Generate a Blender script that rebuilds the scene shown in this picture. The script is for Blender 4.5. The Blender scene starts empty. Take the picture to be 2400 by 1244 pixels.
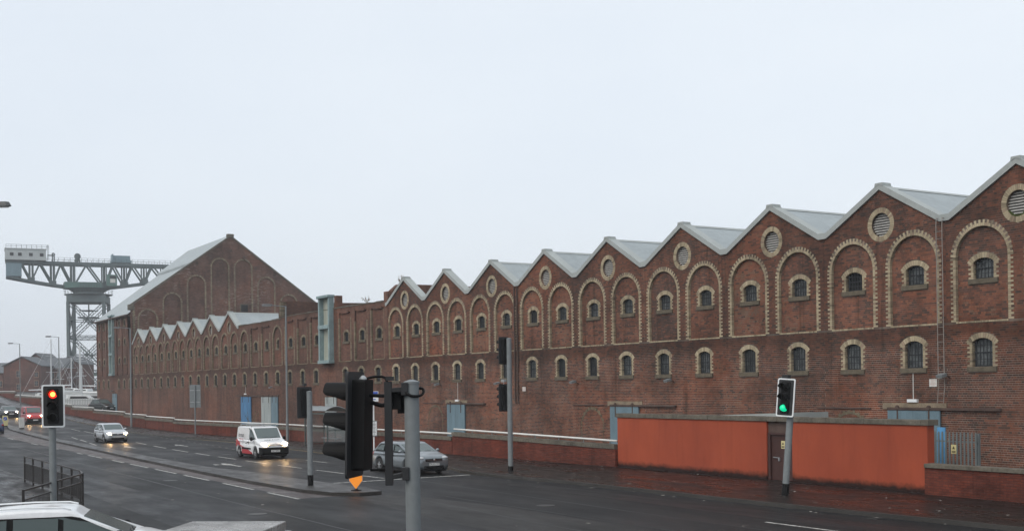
import bpy, bmesh, math, random
from mathutils import Vector, Matrix
from mathutils.geometry import tessellate_polygon
from mathutils import noise as mnoise
random.seed(7)
R_ = math.radians
scene = bpy.context.scene
col = scene.collection

# ------------------------------------------------------------------ camera
TH = R_(30.93); ROLL = R_(0.78); CAMH = 3.95
FWD = Vector((-math.cos(TH), math.sin(TH), 0)); RGT = Vector((math.sin(TH), math.cos(TH), 0)); UP = Vector((0, 0, 1))
cam_d = bpy.data.cameras.new('camera'); cam = bpy.data.objects.new('camera', cam_d); col.objects.link(cam)
m3 = Matrix((RGT, UP, -FWD)).transposed()
cam.matrix_world = Matrix.Translation((0, 0, CAMH)) @ m3.to_4x4() @ Matrix.Rotation(-ROLL, 4, 'Z')
cam_d.sensor_width = 36; cam_d.lens = 2785 / 2400 * 36
cam_d.shift_y = (903.6 - 622) / 2400
cam_d.clip_start = 0.1; cam_d.clip_end = 6000
scene.camera = cam

# ------------------------------------------------------------------ sky, sun, exposure
world = bpy.data.worlds.new('World'); scene.world = world; world.use_nodes = True
wn = world.node_tree; wn.nodes.clear()
sky = wn.nodes.new('ShaderNodeTexSky'); sky.sky_type = 'NISHITA'; sky.sun_disc = False
SUN_EL, SUN_ROT = 45, 165
sky.sun_elevation = R_(SUN_EL); sky.sun_rotation = R_(SUN_ROT)
sky.air_density = 1.0; sky.dust_density = 6.0; sky.ozone_density = 1.0
hsv = wn.nodes.new('ShaderNodeHueSaturation'); hsv.inputs['Saturation'].default_value = 0.35
bg1 = wn.nodes.new('ShaderNodeBackground'); bg1.inputs['Strength'].default_value = 0.05
bg2 = wn.nodes.new('ShaderNodeBackground'); bg2.inputs['Color'].default_value = (0.815, 0.875, 0.945, 1); bg2.inputs['Strength'].default_value = 0.84
_tc = wn.nodes.new('ShaderNodeTexCoord'); _mp = wn.nodes.new('ShaderNodeMapping'); _mp.inputs['Scale'].default_value = (1.0, 1.0, 2.6)
_nz = wn.nodes.new('ShaderNodeTexNoise'); _nz.inputs['Scale'].default_value = 1.6; _nz.inputs['Detail'].default_value = 5; _nz.inputs['Roughness'].default_value = 0.5
_rp = wn.nodes.new('ShaderNodeValToRGB'); _rp.color_ramp.elements[0].position = 0.3; _rp.color_ramp.elements[0].color = (0.765, 0.845, 0.94, 1); _rp.color_ramp.elements[1].position = 0.7; _rp.color_ramp.elements[1].color = (0.86, 0.925, 0.99, 1)
wn.links.new(_tc.outputs['Generated'], _mp.inputs[0]); wn.links.new(_mp.outputs[0], _nz.inputs['Vector']); wn.links.new(_nz.outputs['Fac'], _rp.inputs[0]); wn.links.new(_rp.outputs[0], bg2.inputs['Color'])
addn = wn.nodes.new('ShaderNodeAddShader'); wout = wn.nodes.new('ShaderNodeOutputWorld')
wn.links.new(sky.outputs[0], hsv.inputs['Color']); wn.links.new(hsv.outputs[0], bg1.inputs['Color'])
wn.links.new(bg1.outputs[0], addn.inputs[0]); wn.links.new(bg2.outputs[0], addn.inputs[1]); wn.links.new(addn.outputs[0], wout.inputs['Surface'])
sun_d = bpy.data.lights.new('sun', 'SUN'); sun_d.energy = 0.9; sun_d.angle = R_(40); sun_d.color = (1, 0.90, 0.76)
sun = bpy.data.objects.new('sun', sun_d); col.objects.link(sun)
_sd = Vector((math.sin(R_(SUN_ROT)) * math.cos(R_(SUN_EL)), math.cos(R_(SUN_ROT)) * math.cos(R_(SUN_EL)), math.sin(R_(SUN_EL))))
sun.rotation_euler = (-_sd).to_track_quat('-Z', 'Y').to_euler(); sun.location = (0, 0, 80)
vs = scene.view_settings; vs.view_transform = 'Standard'; vs.look = 'None'; vs.exposure = 0.0; vs.gamma = 1.0; vs.use_curve_mapping = False
scene.cycles.max_bounces = 6; scene.cycles.diffuse_bounces = 3; scene.cycles.glossy_bounces = 3; scene.cycles.transmission_bounces = 4
scene.cycles.volume_bounces = 1; scene.cycles.transparent_max_bounces = 10
scene.cycles.caustics_reflective = False; scene.cycles.caustics_refractive = False
scene.cycles.use_denoising = True

# ------------------------------------------------------------------ helpers
class MB:
    def __init__(s): s.v = []; s.f = []; s.t = []
    def add(s, vs_, fs, tone=0.5):
        o = len(s.v); s.v += [tuple(p) for p in vs_]
        for f in fs: s.f.append(tuple(i + o for i in f)); s.t.append(tone)
    def box(s, x0, x1, y0, y1, z0, z1, tone=0.5):
        s.add([(x0, y0, z0), (x1, y0, z0), (x1, y1, z0), (x0, y1, z0), (x0, y0, z1), (x1, y0, z1), (x1, y1, z1), (x0, y1, z1)],
              [(0, 3, 2, 1), (4, 5, 6, 7), (0, 1, 5, 4), (1, 2, 6, 5), (2, 3, 7, 6), (3, 0, 4, 7)], tone)
    def cbox(s, c, dx, dy, dz, rot=None, tone=0.5):
        pts = []
        for sx, sy, sz in [(-1,-1,-1),(1,-1,-1),(1,1,-1),(-1,1,-1),(-1,-1,1),(1,-1,1),(1,1,1),(-1,1,1)]:
            p = Vector((sx*dx/2, sy*dy/2, sz*dz/2))
            if rot is not None: p = rot @ p
            pts.append(Vector(c) + p)
        s.add(pts, [(0, 3, 2, 1), (4, 5, 6, 7), (0, 1, 5, 4), (1, 2, 6, 5), (2, 3, 7, 6), (3, 0, 4, 7)], tone)
    def bar(s, p, q, w, h=None, up=(0, 0, 1)):
        h = h or w; p = Vector(p); q = Vector(q); d = (q - p); 
        if d.length < 1e-6: return
        d.normalize(); u = Vector(up)
        if abs(d.dot(u)) > 0.98: u = Vector((1, 0, 0))
        a = d.cross(u).normalized(); b = a.cross(d).normalized()
        vs_ = [c + a*(sa*w/2) + b*(sb*h/2) for c in (p, q) for sa, sb in ((-1,-1),(1,-1),(1,1),(-1,1))]
        s.add(vs_, [(0,1,2,3),(7,6,5,4),(0,4,5,1),(1,5,6,2),(2,6,7,3),(3,7,4,0)])
    def tube(s, pts, r, n=10, cap=True):
        pts = [Vector(p) for p in pts]; rs = r if isinstance(r, (list, tuple)) else [r]*len(pts)
        o = len(s.v); prevu = None
        for i, p in enumerate(pts):
            d = (pts[min(i+1, len(pts)-1)] - pts[max(i-1, 0)]).normalized()
            u = prevu if prevu is not None else (Vector((0,0,1)) if abs(d.z) < 0.9 else Vector((1,0,0)))
            a = d.cross(u).normalized(); b = a.cross(d).normalized(); prevu = b
            for k in range(n):
                t = 2*math.pi*k/n; s.v.append(tuple(p + a*(rs[i]*math.cos(t)) + b*(rs[i]*math.sin(t))))
        for i in range(len(pts)-1):
            for k in range(n):
                k2 = (k+1) % n; s.f.append((o+i*n+k, o+i*n+k2, o+(i+1)*n+k2, o+(i+1)*n+k)); s.t.append(0.5)
        if cap:
            s.f.append(tuple(o+k for k in range(n))[::-1]); s.t.append(0.5)
            s.f.append(tuple(o+(len(pts)-1)*n+k for k in range(n))); s.t.append(0.5)
    def lathe(s, prof, n=20, c=(0,0,0), axis='Z'):
        o = len(s.v)
        for (r, z) in prof:
            for k in range(n):
                t = 2*math.pi*k/n; a, b = r*math.cos(t), r*math.sin(t)
                p = {'Z': (a, b, z), 'Y': (a, z, b), 'X': (z, a, b)}[axis]
                s.v.append((p[0]+c[0], p[1]+c[1], p[2]+c[2]))
        for i in range(len(prof)-1):
            for k in range(n):
                k2 = (k+1) % n; s.f.append((o+i*n+k, o+i*n+k2, o+(i+1)*n+k2, o+(i+1)*n+k)); s.t.append(0.5)
        s.f.append(tuple(o+k for k in range(n))); s.t.append(0.5)
        s.f.append(tuple(o+(len(prof)-1)*n+k for k in range(n))[::-1]); s.t.append(0.5)
    def poly(s, outer, holes, fn, tone=0.5):
        loops = [[Vector((a, b, 0)) for a, b in outer]] + [[Vector((a, b, 0)) for a, b in h] for h in holes]
        flat = [p for l in loops for p in l]
        tr = tessellate_polygon(loops)
        s.add([fn(p.x, p.y) for p in flat], [tuple(t) for t in tr], tone)
    def prism(s, outer, f0, f1, tone=0.5, back=True, holes=()):
        n = len(outer); a = [f0(*p) for p in outer]; b = [f1(*p) for p in outer]
        s.poly(outer, holes, f0, tone)
        if back: s.poly(outer, holes, f1, tone)
        s.add(a + b, [(i, (i+1) % n, n+(i+1) % n, n+i) for i in range(n)], tone)
        for h in holes:
            m = len(h); s.add([f0(*p) for p in h] + [f1(*p) for p in h], [(i, (i+1) % m, m+(i+1) % m, m+i) for i in range(m)], tone)
    def ellipsoid(s, c, rx, ry, rz, nu=14, nv=8):
        o = len(s.v)
        for j in range(nv+1):
            ph = math.pi*j/nv - math.pi/2
            for k in range(nu):
                t = 2*math.pi*k/nu
                s.v.append((c[0]+rx*math.cos(ph)*math.cos(t), c[1]+ry*math.cos(ph)*math.sin(t), c[2]+rz*math.sin(ph)))
        for j in range(nv):
            for k in range(nu):
                k2 = (k+1) % nu; s.f.append((o+j*nu+k, o+j*nu+k2, o+(j+1)*nu+k2, o+(j+1)*nu+k)); s.t.append(0.5)
    def mesh(s, name, smooth=False, tone=False):
        me = bpy.data.meshes.new(name); me.from_pydata(s.v, [], s.f)
        if tone:
            at = me.attributes.new('tone', 'FLOAT', 'FACE'); at.data.foreach_set('value', s.t)
        if smooth: me.polygons.foreach_set('use_smooth', [True]*len(me.polygons))
        me.update(); return me

def fix(me):
    bm = bmesh.new(); bm.from_mesh(me); bmesh.ops.recalc_face_normals(bm, faces=bm.faces); bm.to_mesh(me); bm.free()

def inv_of(parent):
    return (Matrix.LocRotScale(parent.location, parent.rotation_euler, None)).inverted()

def obj(name, mb, mat, parent=None, world=False, smooth=False, tone=False, bevel=0, normals=True, auto=False):
    me = mb.mesh(name, smooth, tone) if isinstance(mb, MB) else mb
    if normals and isinstance(mb, MB): fix(me)
    o = bpy.data.objects.new(name, me); col.objects.link(o)
    if mat is not None and len(me.materials) == 0: me.materials.append(mat)
    if parent is not None:
        o.parent = parent
        if world: o.matrix_parent_inverse = inv_of(parent)
    if bevel:
        b = o.modifiers.new('bevel', 'BEVEL'); b.width = bevel; b.segments = 2; b.limit_method = 'ANGLE'; b.angle_limit = R_(40)
    if auto:
        me.polygons.foreach_set('use_smooth', [True]*len(me.polygons))
        mo = o.modifiers.new('edge', 'EDGE_SPLIT'); mo.split_angle = R_(35)
    return o

def tag(o, label=None, cat=None, group=None, kind=None):
    if label: o['label'] = label
    if cat: o['category'] = cat
    if group: o['group'] = group
    if kind: o['kind'] = kind
    return o

def thing(name, label, cat, loc=(0,0,0), rotz=0, group=None):
    o = bpy.data.objects.new(name, None); col.objects.link(o); o.empty_display_size = 0.2
    o.location = loc; o.rotation_euler = (0, 0, rotz)
    return tag(o, label, cat, group)

def clone(root, loc, rotz, label=None, group=None):
    r = root.copy(); col.objects.link(r); r.location = loc; r.rotation_euler = (0, 0, rotz)
    if label: r['label'] = label
    if group: r['group'] = group
    for ch in list(root.children):
        c = ch.copy(); col.objects.link(c); c.parent = r
        for g in ch.children:
            d = g.copy(); col.objects.link(d); d.parent = c
    return r

def text_obj(name, body, size, loc, rot, mat, parent, depth=0.002, align='CENTER'):
    cu = bpy.data.curves.new('t', 'FONT'); cu.body = body; cu.size = size; cu.extrude = depth; cu.align_x = align; cu.align_y = 'CENTER'
    cu.resolution_u = 2
    t = bpy.data.objects.new('t', cu); col.objects.link(t)
    me = bpy.data.meshes.new_from_object(t.evaluated_get(bpy.context.evaluated_depsgraph_get()))
    bpy.data.objects.remove(t)
    me.materials.clear(); me.materials.append(mat)
    o = bpy.data.objects.new(name, me); col.objects.link(o); o.parent = parent; o.location = loc; o.rotation_euler = rot; o['kind'] = 'stuff'
    return o

def at(px, py, depth):
    a, b = px-1200, py-903.6; c, s = math.cos(ROLL), math.sin(ROLL)
    u = a*c - b*s; v = a*s + b*c
    return Vector((0, 0, CAMH)) + depth*(FWD + RGT*(u/2785) + Vector((0, 0, -v/2785)))

def interp(x, tab):
    tab = sorted(tab)
    if x <= tab[0][0]: return tab[0][1]
    for (a, ya), (b, yb) in zip(tab, tab[1:]):
        if x <= b: return ya + (yb-ya)*(x-a)/(b-a)
    return tab[-1][1]

def H(X):
    if X > -95: return 0.0
    d = -95-X
    return 0.00018*d*d if d < 140 else 3.528 + 0.005*(d-140)

# ------------------------------------------------------------------ materials
def mat(name, base, rough=0.7, metal=0.0, spec=0.5, emit=None, estr=0):
    m = bpy.data.materials.new(name); m.use_nodes = True; n = m.node_tree
    b = n.nodes['Principled BSDF']
    b.inputs['Base Color'].default_value = (*base, 1); b.inputs['Roughness'].default_value = rough; b.inputs['Metallic'].default_value = metal
    b.inputs['Specular IOR Level'].default_value = spec
    if emit: b.inputs['Emission Color'].default_value = (*emit, 1); b.inputs['Emission Strength'].default_value = estr
    return m

def N(m, t, **kw):
    n = m.node_tree.nodes.new(t)
    for k, v in kw.items(): setattr(n, k, v)
    return n
def LK(m, a, b): m.node_tree.links.new(a, b)
def BS(m): return m.node_tree.nodes['Principled BSDF']

def noise(m, scale, detail=4, rough=0.6, stretch=None, coord='Object', dist=0.0):
    geo = N(m, 'ShaderNodeNewGeometry') if coord == 'World' else N(m, 'ShaderNodeTexCoord')
    out = geo.outputs['Position'] if coord == 'World' else geo.outputs[coord]
    if stretch:
        mp = N(m, 'ShaderNodeMapping'); mp.inputs['Scale'].default_value = stretch; LK(m, out, mp.inputs[0]); out = mp.outputs[0]
    nz = N(m, 'ShaderNodeTexNoise'); nz.inputs['Scale'].default_value = scale; nz.inputs['Detail'].default_value = detail; nz.inputs['Roughness'].default_value = rough
    nz.inputs['Distortion'].default_value = dist
    LK(m, out, nz.inputs['Vector']); return nz.outputs['Fac']

def ramp(m, fac, stops):
    r = N(m, 'ShaderNodeValToRGB'); e = r.color_ramp.elements
    while len(e) < len(stops): e.new(0.5)
    for el, (p, c) in zip(e, stops): el.position = p; el.color = (*c, 1) if len(c) == 3 else c
    LK(m, fac, r.inputs[0]); return r.outputs[0]
def g3(v): return (v, v, v)
def mixc(m, fac, a, b, typ='MIX'):
    x = N(m, 'ShaderNodeMix', data_type='RGBA', blend_type=typ)
    if isinstance(fac, (int, float)): x.inputs[0].default_value = fac
    else: LK(m, fac, x.inputs[0])
    for v, i in ((a, 6), (b, 7)):
        if isinstance(v, tuple): x.inputs[i].default_value = (*v, 1)
        else: LK(m, v, x.inputs[i])
    return x.outputs[2]
def bump(m, h, strength=0.3, dist=0.02):
    b = N(m, 'ShaderNodeBump'); b.inputs['Strength'].default_value = strength; b.inputs['Distance'].default_value = dist
    LK(m, h, b.inputs['Height']); LK(m, b.outputs[0], BS(m).inputs['Normal'])

def weathered(name, base, var=0.25, scale=1.5, rough=0.7, metal=0.0, fine=25, coord='World', bumps=0.15, stretch=None, spec=0.4):
    m = mat(name, base, rough, metal, spec)
    a = ramp(m, noise(m, scale, 6, 0.65, coord=coord, stretch=stretch), [(0.25, g3(1-var)), (0.75, g3(1+var*0.6))])
    f = ramp(m, noise(m, fine, 3, 0.6, coord=coord), [(0.3, g3(1-var*0.5)), (0.7, g3(1+var*0.3))])
    c = mixc(m, 1.0, a, f, 'MULTIPLY'); c = mixc(m, 1.0, c, base, 'MULTIPLY')
    LK(m, c, BS(m).inputs['Base Color'])
    if bumps: bump(m, noise(m, fine*1.5, 4, 0.7, coord=coord), bumps, 0.01)
    return m

def stain_field(m):
    """large soot and damp stains on the brickwork, with shapes of their own"""
    a = ramp(m, noise(m, 0.35, 6, 0.62, stretch=(1, 1, 0.9), coord='World'), [(0.30, g3(0.68)), (0.62, g3(1.1))])
    b = ramp(m, noise(m, 0.9, 5, 0.6, stretch=(1.6, 1, 0.35), coord='World'), [(0.28, g3(0.75)), (0.6, g3(1.06))])
    c = ramp(m, noise(m, 0.5, 5, 0.7, stretch=(0.35, 1, 3.0), coord='World'), [(0.3, g3(0.84)), (0.65, g3(1.06))])
    x = mixc(m, 1.0, a, b, 'MULTIPLY'); x = mixc(m, 1.0, x, c, 'MULTIPLY')
    d = ramp(m, noise(m, 1.0, 5, 0.62, stretch=(2.4, 1, 0.16), coord='World', dist=0.3), [(0.30, (0.60, 0.62, 0.62)), (0.43, (1, 1, 1))]); x = mixc(m, 1.0, x, d, 'MULTIPLY')
    # soot band between the two storeys, broken up along the wall
    geo = N(m, 'ShaderNodeNewGeometry'); sep = N(m, 'ShaderNodeSeparateXYZ'); LK(m, geo.outputs['Position'], sep.inputs[0])
    nz = noise(m, 0.55, 5, 0.65, coord='World', stretch=(1, 1, 0.6)); ad = N(m, 'ShaderNodeMath', operation='MULTIPLY_ADD'); ad.inputs[1].default_value = 1.5; LK(m, nz, ad.inputs[0]); LK(m, sep.outputs['Z'], ad.inputs[2])
    dv = N(m, 'ShaderNodeMath', operation='DIVIDE'); dv.inputs[1].default_value = 14.0; LK(m, ad.outputs[0], dv.inputs[0])
    band = ramp(m, dv.outputs[0], [(0.425, g3(1)), (0.462, g3(0.66)), (0.488, g3(0.66)), (0.512, g3(1))])
    # repaired areas in different brick
    rp_ = ramp(m, noise(m, 0.16, 2, 0.4, coord='World', stretch=(1, 1, 1.3), dist=0.6), [(0.42, (0.86, 0.90, 0.93)), (0.48, (1, 1, 1)), (0.58, (1.0, 1.0, 1.0)), (0.63, (1.14, 1.0, 0.93))])
    return mixc(m, 1.0, mixc(m, 1.0, x, band, 'MULTIPLY'), rp_, 'MULTIPLY')

BRICK_STOPS = [(0.0, (0.062, 0.040, 0.033)), (0.2, (0.098, 0.050, 0.037)), (0.5, (0.145, 0.061, 0.040)), (0.8, (0.192, 0.075, 0.044)), (1.0, (0.150, 0.084, 0.056))]
def brick_mat(name, gain=1.0):
    m = mat(name, (0.2, 0.08, 0.05), 0.85, spec=0.25)
    at_ = N(m, 'ShaderNodeAttribute', attribute_name='tone')
    c = ramp(m, at_.outputs['Fac'], [(p, tuple(v*gain for v in cc)) for p, cc in BRICK_STOPS])
    c = mixc(m, 1.0, c, stain_field(m), 'MULTIPLY')
    f = ramp(m, noise(m, 30, 3, 0.6, coord='World'), [(0.3, g3(0.85)), (0.7, g3(1.12))])
    c = mixc(m, 1.0, c, f, 'MULTIPLY'); LK(m, c, BS(m).inputs['Base Color'])
    bump(m, noise(m, 60, 3, 0.7, coord='World'), 0.25, 0.006)
    return m
def wall_mat(name, brick_scale=True, c1=(0.150, 0.062, 0.041), c2=(0.100, 0.050, 0.037), mortar=(0.13, 0.10, 0.08), course=0.0843, blen=0.245, axis='XZ', mort=0.1):
    """brickwork seen from too far away to tell the bricks apart"""
    m = mat(name, c1, 0.88, spec=0.25)
    geo = N(m, 'ShaderNodeNewGeometry'); sep = N(m, 'ShaderNodeSeparateXYZ'); LK(m, geo.outputs['Position'], sep.inputs[0])
    cmb = N(m, 'ShaderNodeCombineXYZ'); LK(m, sep.outputs[axis[0]], cmb.inputs[0]); LK(m, sep.outputs['Z'], cmb.inputs[1])
    br = N(m, 'ShaderNodeTexBrick'); br.inputs['Scale'].default_value = 1.0
    br.inputs['Brick Width'].default_value = blen; br.inputs['Row Height'].default_value = course; br.inputs['Mortar Size'].default_value = mort*course
    br.inputs['Color1'].default_value = (*c1, 1); br.inputs['Color2'].default_value = (*c2, 1); br.inputs['Mortar'].default_value = (*mortar, 1); br.inputs['Bias'].default_value = -0.1
    LK(m, cmb.outputs[0], br.inputs['Vector'])
    c = mixc(m, 1.0, br.outputs['Color'], stain_field(m), 'MULTIPLY')
    s = ramp(m, noise(m, 2.2, 5, 0.7, coord='World', stretch=(1, 1, 3)), [(0.3, g3(0.66)), (0.7, g3(1.34))])
    c = mixc(m, 1.0, c, s, 'MULTIPLY'); LK(m, c, BS(m).inputs['Base Color'])
    b = N(m, 'ShaderNodeBump'); b.inputs['Strength'].default_value = 0.5; b.inputs['Distance'].default_value = 0.01; b.invert = True
    LK(m, br.outputs['Fac'], b.inputs['Height']); LK(m, b.outputs[0], BS(m).inputs['Normal'])
    return m

M = {}
M['brick'] = brick_mat('brick')
M['brick_panel'] = brick_mat('brick_panel', 1.25)
def efflor(m, lo=0.58, hi=0.68, c=(0.30, 0.25, 0.22), amt=0.7):
    b = BS(m); src = b.inputs['Base Color'].links[0].from_socket
    a = ramp(m, noise(m, 0.22, 4, 0.6, coord='World'), [(0.45, g3(0)), (0.62, g3(1))])
    k = ramp(m, noise(m, 1.6, 6, 0.8, coord='World', stretch=(1, 0.7, 3.5)), [(lo, g3(0)), (hi, g3(amt))])
    LK(m, mixc(m, mixc(m, 1.0, a, k, 'MULTIPLY'), src, c), b.inputs['Base Color'])
def mortar_mat():
    m = mat('mortar', (0.2, 0.16, 0.13), 0.95, spec=0.2)
    old = ramp(m, noise(m, 0.45, 5, 0.7, coord='World', stretch=(1, 1, 1.5)), [(0.38, (0.085, 0.062, 0.05)), (0.66, (0.24, 0.19, 0.155))])
    new = ramp(m, noise(m, 0.5, 5, 0.7, coord='World', stretch=(0.7, 1, 1.2)), [(0.36, (0.13, 0.105, 0.085)), (0.56, (0.42, 0.37, 0.32))])
    geo = N(m, 'ShaderNodeNewGeometry'); sep = N(m, 'ShaderNodeSeparateXYZ'); LK(m, geo.outputs['Position'], sep.inputs[0])
    nz = noise(m, 0.8, 5, 0.7, coord='World', stretch=(0.6, 1, 1)); ad = N(m, 'ShaderNodeMath', operation='MULTIPLY_ADD'); ad.inputs[1].default_value = 2.2
    LK(m, nz, ad.inputs[0]); LK(m, sep.outputs['Z'], ad.inputs[2])
    dv = N(m, 'ShaderNodeMath', operation='DIVIDE'); dv.inputs[1].default_value = 10.0; LK(m, ad.outputs[0], dv.inputs[0])
    k = ramp(m, dv.outputs[0], [(0.62, g3(1)), (0.70, g3(0))])
    LK(m, mixc(m, 1.0, mixc(m, k, old, new), stain_field(m), 'MULTIPLY'), BS(m).inputs['Base Color']); return m
M['mortar'] = mortar_mat()
M['wall_far'] = wall_mat('wall_far'); M['wall_gable'] = wall_mat('wall_gable', c1=(0.148, 0.068, 0.050), c2=(0.108, 0.057, 0.045), axis='YZ')
M['wall_side'] = wall_mat('wall_side', axis='YZ')
M['wall_panel'] = wall_mat('wall_panel', c1=(0.158, 0.064, 0.044), c2=(0.12, 0.055, 0.039))
efflor(M['wall_gable'], 0.52, 0.62, (0.34, 0.28, 0.24), 0.8); efflor(M['wall_far'], 0.64, 0.76, (0.2, 0.155, 0.13), 0.5)
def quoin_mat(g=1.0):
    m = mat('cream_brick', (0.5, 0.4, 0.26), 0.85, spec=0.25)
    at_ = N(m, 'ShaderNodeAttribute', attribute_name='tone')
    c = ramp(m, at_.outputs['Fac'], [(p_, tuple(v*g*0.76 for v in c_)) for p_, c_ in [(0.0, (0.22, 0.18, 0.125)), (0.35, (0.42, 0.35, 0.235)), (0.75, (0.58, 0.49, 0.335)), (1.0, (0.36, 0.26, 0.19))]])
    d = ramp(m, noise(m, 0.8, 5, 0.65, coord='World'), [(0.32, g3(0.62)), (0.6, g3(1.05))])
    LK(m, mixc(m, 1.0, c, d, 'MULTIPLY'), BS(m).inputs['Base Color']); return m
M['quoin'] = quoin_mat()
M['quoin_far'] = quoin_mat(0.62); M['quoin_old'] = quoin_mat(0.42)
M['sill'] = weathered('sill_stone', (0.125, 0.105, 0.075), 0.45, 3, 0.9)
M['stone'] = weathered('coping_stone', (0.13, 0.115, 0.09), 0.55, 1.6, 0.75, fine=9)
M['lintel'] = weathered('lintel_stone', (0.25, 0.20, 0.14), 0.5, 2, 0.9)
M['rust'] = weathered('rusty_iron', (0.085, 0.055, 0.045), 0.5, 2, 0.85)
M['coping'] = weathered('grey_metal_coping', (0.33, 0.355, 0.345), 0.14, 0.8, 0.5, fine=6, bumps=0.03)
M['roof'] = weathered('grey_metal_roof', (0.285, 0.32, 0.33), 0.16, 0.5, 0.5, fine=4, bumps=0.03)
M['slate'] = weathered('slate', (0.10, 0.11, 0.12), 0.25, 1.5, 0.6)
M['louvre'] = weathered('louvre_timber', (0.43, 0.42, 0.40), 0.3, 4, 0.8)
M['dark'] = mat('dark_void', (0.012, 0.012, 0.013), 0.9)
M['bars'] = mat('window_bars', (0.018, 0.022, 0.026), 0.6)
def pane_mat():
    m = mat('dirty_panes', (0.10, 0.11, 0.115), 0.35, spec=0.5)
    c = ramp(m, noise(m, 3.5, 3, 0.7, coord='World'), [(0.35, (0.03, 0.036, 0.04)), (0.62, (0.15, 0.165, 0.17))])
    oi = N(m, 'ShaderNodeObjectInfo'); v = ramp(m, oi.outputs['Random'], [(0.0, g3(0.25)), (0.35, g3(0.8)), (1.0, g3(1.35))])
    LK(m, mixc(m, 1.0, c, v, 'MULTIPLY'), BS(m).inputs['Base Color']); return m
M['pane'] = pane_mat()
M['door_blue'] = weathered('blue_grey_door', (0.135, 0.205, 0.245), 0.25, 1.2, 0.7, stretch=(2, 1, 0.4))
M['door_bright'] = weathered('bright_blue_door', (0.065, 0.19, 0.36), 0.45, 1.4, 0.75, stretch=(2, 1, 0.5))
M['door_pale'] = weathered('pale_sheet_door', (0.33, 0.37, 0.37), 0.35, 1.2, 0.7, stretch=(2, 1, 0.4))
M['hoist'] = weathered('pale_blue_timber', (0.235, 0.32, 0.33), 0.3, 1.5, 0.75)
M['hoist_door'] = weathered('pale_timber_door', (0.36, 0.38, 0.32), 0.35, 1.4, 0.85, stretch=(3, 1, 0.3))
M['orange'] = None
def orange_mat():
    m = mat('orange_render', (0.5, 0.085, 0.045), 0.75, spec=0.3)
    a = ramp(m, noise(m, 0.35, 6, 0.65, coord='World', stretch=(1, 1, 0.5)), [(0.3, (0.25, 0.046, 0.021)), (0.7, (0.365, 0.072, 0.030))])
    s = ramp(m, noise(m, 1.1, 6, 0.7, coord='World', stretch=(2.5, 1, 0.25)), [(0.22, g3(0.80)), (0.5, g3(1.0))])
    c = mixc(m, 1.0, a, s, 'MULTIPLY')
    geo = N(m, 'ShaderNodeNewGeometry'); sep = N(m, 'ShaderNodeSeparateXYZ'); LK(m, geo.outputs['Position'], sep.inputs[0])
    nz = noise(m, 1.7, 6, 0.75, coord='World'); ad = N(m, 'ShaderNodeMath', operation='MULTIPLY_ADD'); ad.inputs[1].default_value = -0.45
    LK(m, nz, ad.inputs[0]); LK(m, sep.outputs['Z'], ad.inputs[2])
    grime = ramp(m, ad.outputs[0], [(0.0, (0.05, 0.06, 0.05)), (0.06, (0.35, 0.38, 0.35)), (0.22, (1, 1, 1))])
    c = mixc(m, 1.0, c, grime, 'MULTIPLY'); LK(m, c, BS(m).inputs['Base Color'])
    bump(m, noise(m, 35, 4, 0.7, coord='World'), 0.25, 0.01); return m
M['orange'] = orange_mat()
def redwall_mat():
    m = wall_mat('painted_red_brick', c1=(0.150, 0.036, 0.021), c2=(0.105, 0.028, 0.018), mortar=(0.085, 0.028, 0.02), mort=0.12)
    b = BS(m); src = b.inputs['Base Color'].links[0].from_socket
    sp = ramp(m, noise(m, 4.5, 3, 0.8, coord='World', stretch=(1.2, 1, 0.6)), [(0.735, g3(0)), (0.76, g3(1))])
    LK(m, mixc(m, sp, src, (0.36, 0.30, 0.27)), b.inputs['Base Color']); return m
M['redwall'] = redwall_mat()
def wet(name, c0, c1, r0, r1, patch=0.35, spec=0.5, coord='World', stretch=(0.35, 1, 1), fine=40, streak=True, bstr=0.35):
    m = mat(name, c0, 0.4, spec=spec)
    p = noise(m, patch, 6, 0.62, coord=coord, stretch=stretch)
    c = ramp(m, p, [(0.3, c0), (0.7, c1)])
    f = ramp(m, noise(m, fine, 3, 0.7, coord=coord), [(0.3, g3(0.72)), (0.7, g3(1.28))])
    c = mixc(m, 1.0, c, f, 'MULTIPLY')
    if streak:
        s = ramp(m, noise(m, 0.55, 5, 0.7, coord=coord, stretch=(0.07, 1, 1)), [(0.3, g3(0.7)), (0.65, g3(1.18))]); c = mixc(m, 1.0, c, s, 'MULTIPLY')
    LK(m, c, BS(m).inputs['Base Color'])
    rr = ramp(m, noise(m, patch*2.2, 5, 0.6, coord=coord, stretch=stretch), [(0.3, g3(r0)), (0.7, g3(r1))]); LK(m, rr, BS(m).inputs['Roughness'])
    bump(m, noise(m, fine*1.6, 3, 0.7, coord=coord), bstr, 0.008); return m
M['asphalt'] = wet('wet_asphalt', (0.0095, 0.0095, 0.010), (0.0165, 0.0165, 0.017), 0.40, 0.62, patch=0.22, spec=0.10)
M['pavement'] = wet('wet_pavement', (0.011, 0.009, 0.0084), (0.02, 0.016, 0.0148), 0.18, 0.46, patch=0.5, spec=0.10, stretch=(0.5, 1, 1), streak=False)
M['kerb'] = wet('kerb_stone', (0.020, 0.018, 0.016), (0.042, 0.038, 0.034), 0.4, 0.65, patch=1.2, spec=0.3)
M['island'] = wet('island_surface', (0.030, 0.0285, 0.0275), (0.050, 0.047, 0.045), 0.35, 0.6, patch=0.8, spec=0.3)
M['ground'] = wet('ground', (0.05, 0.048, 0.045), (0.09, 0.085, 0.08), 0.6, 0.9, patch=0.1)
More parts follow.
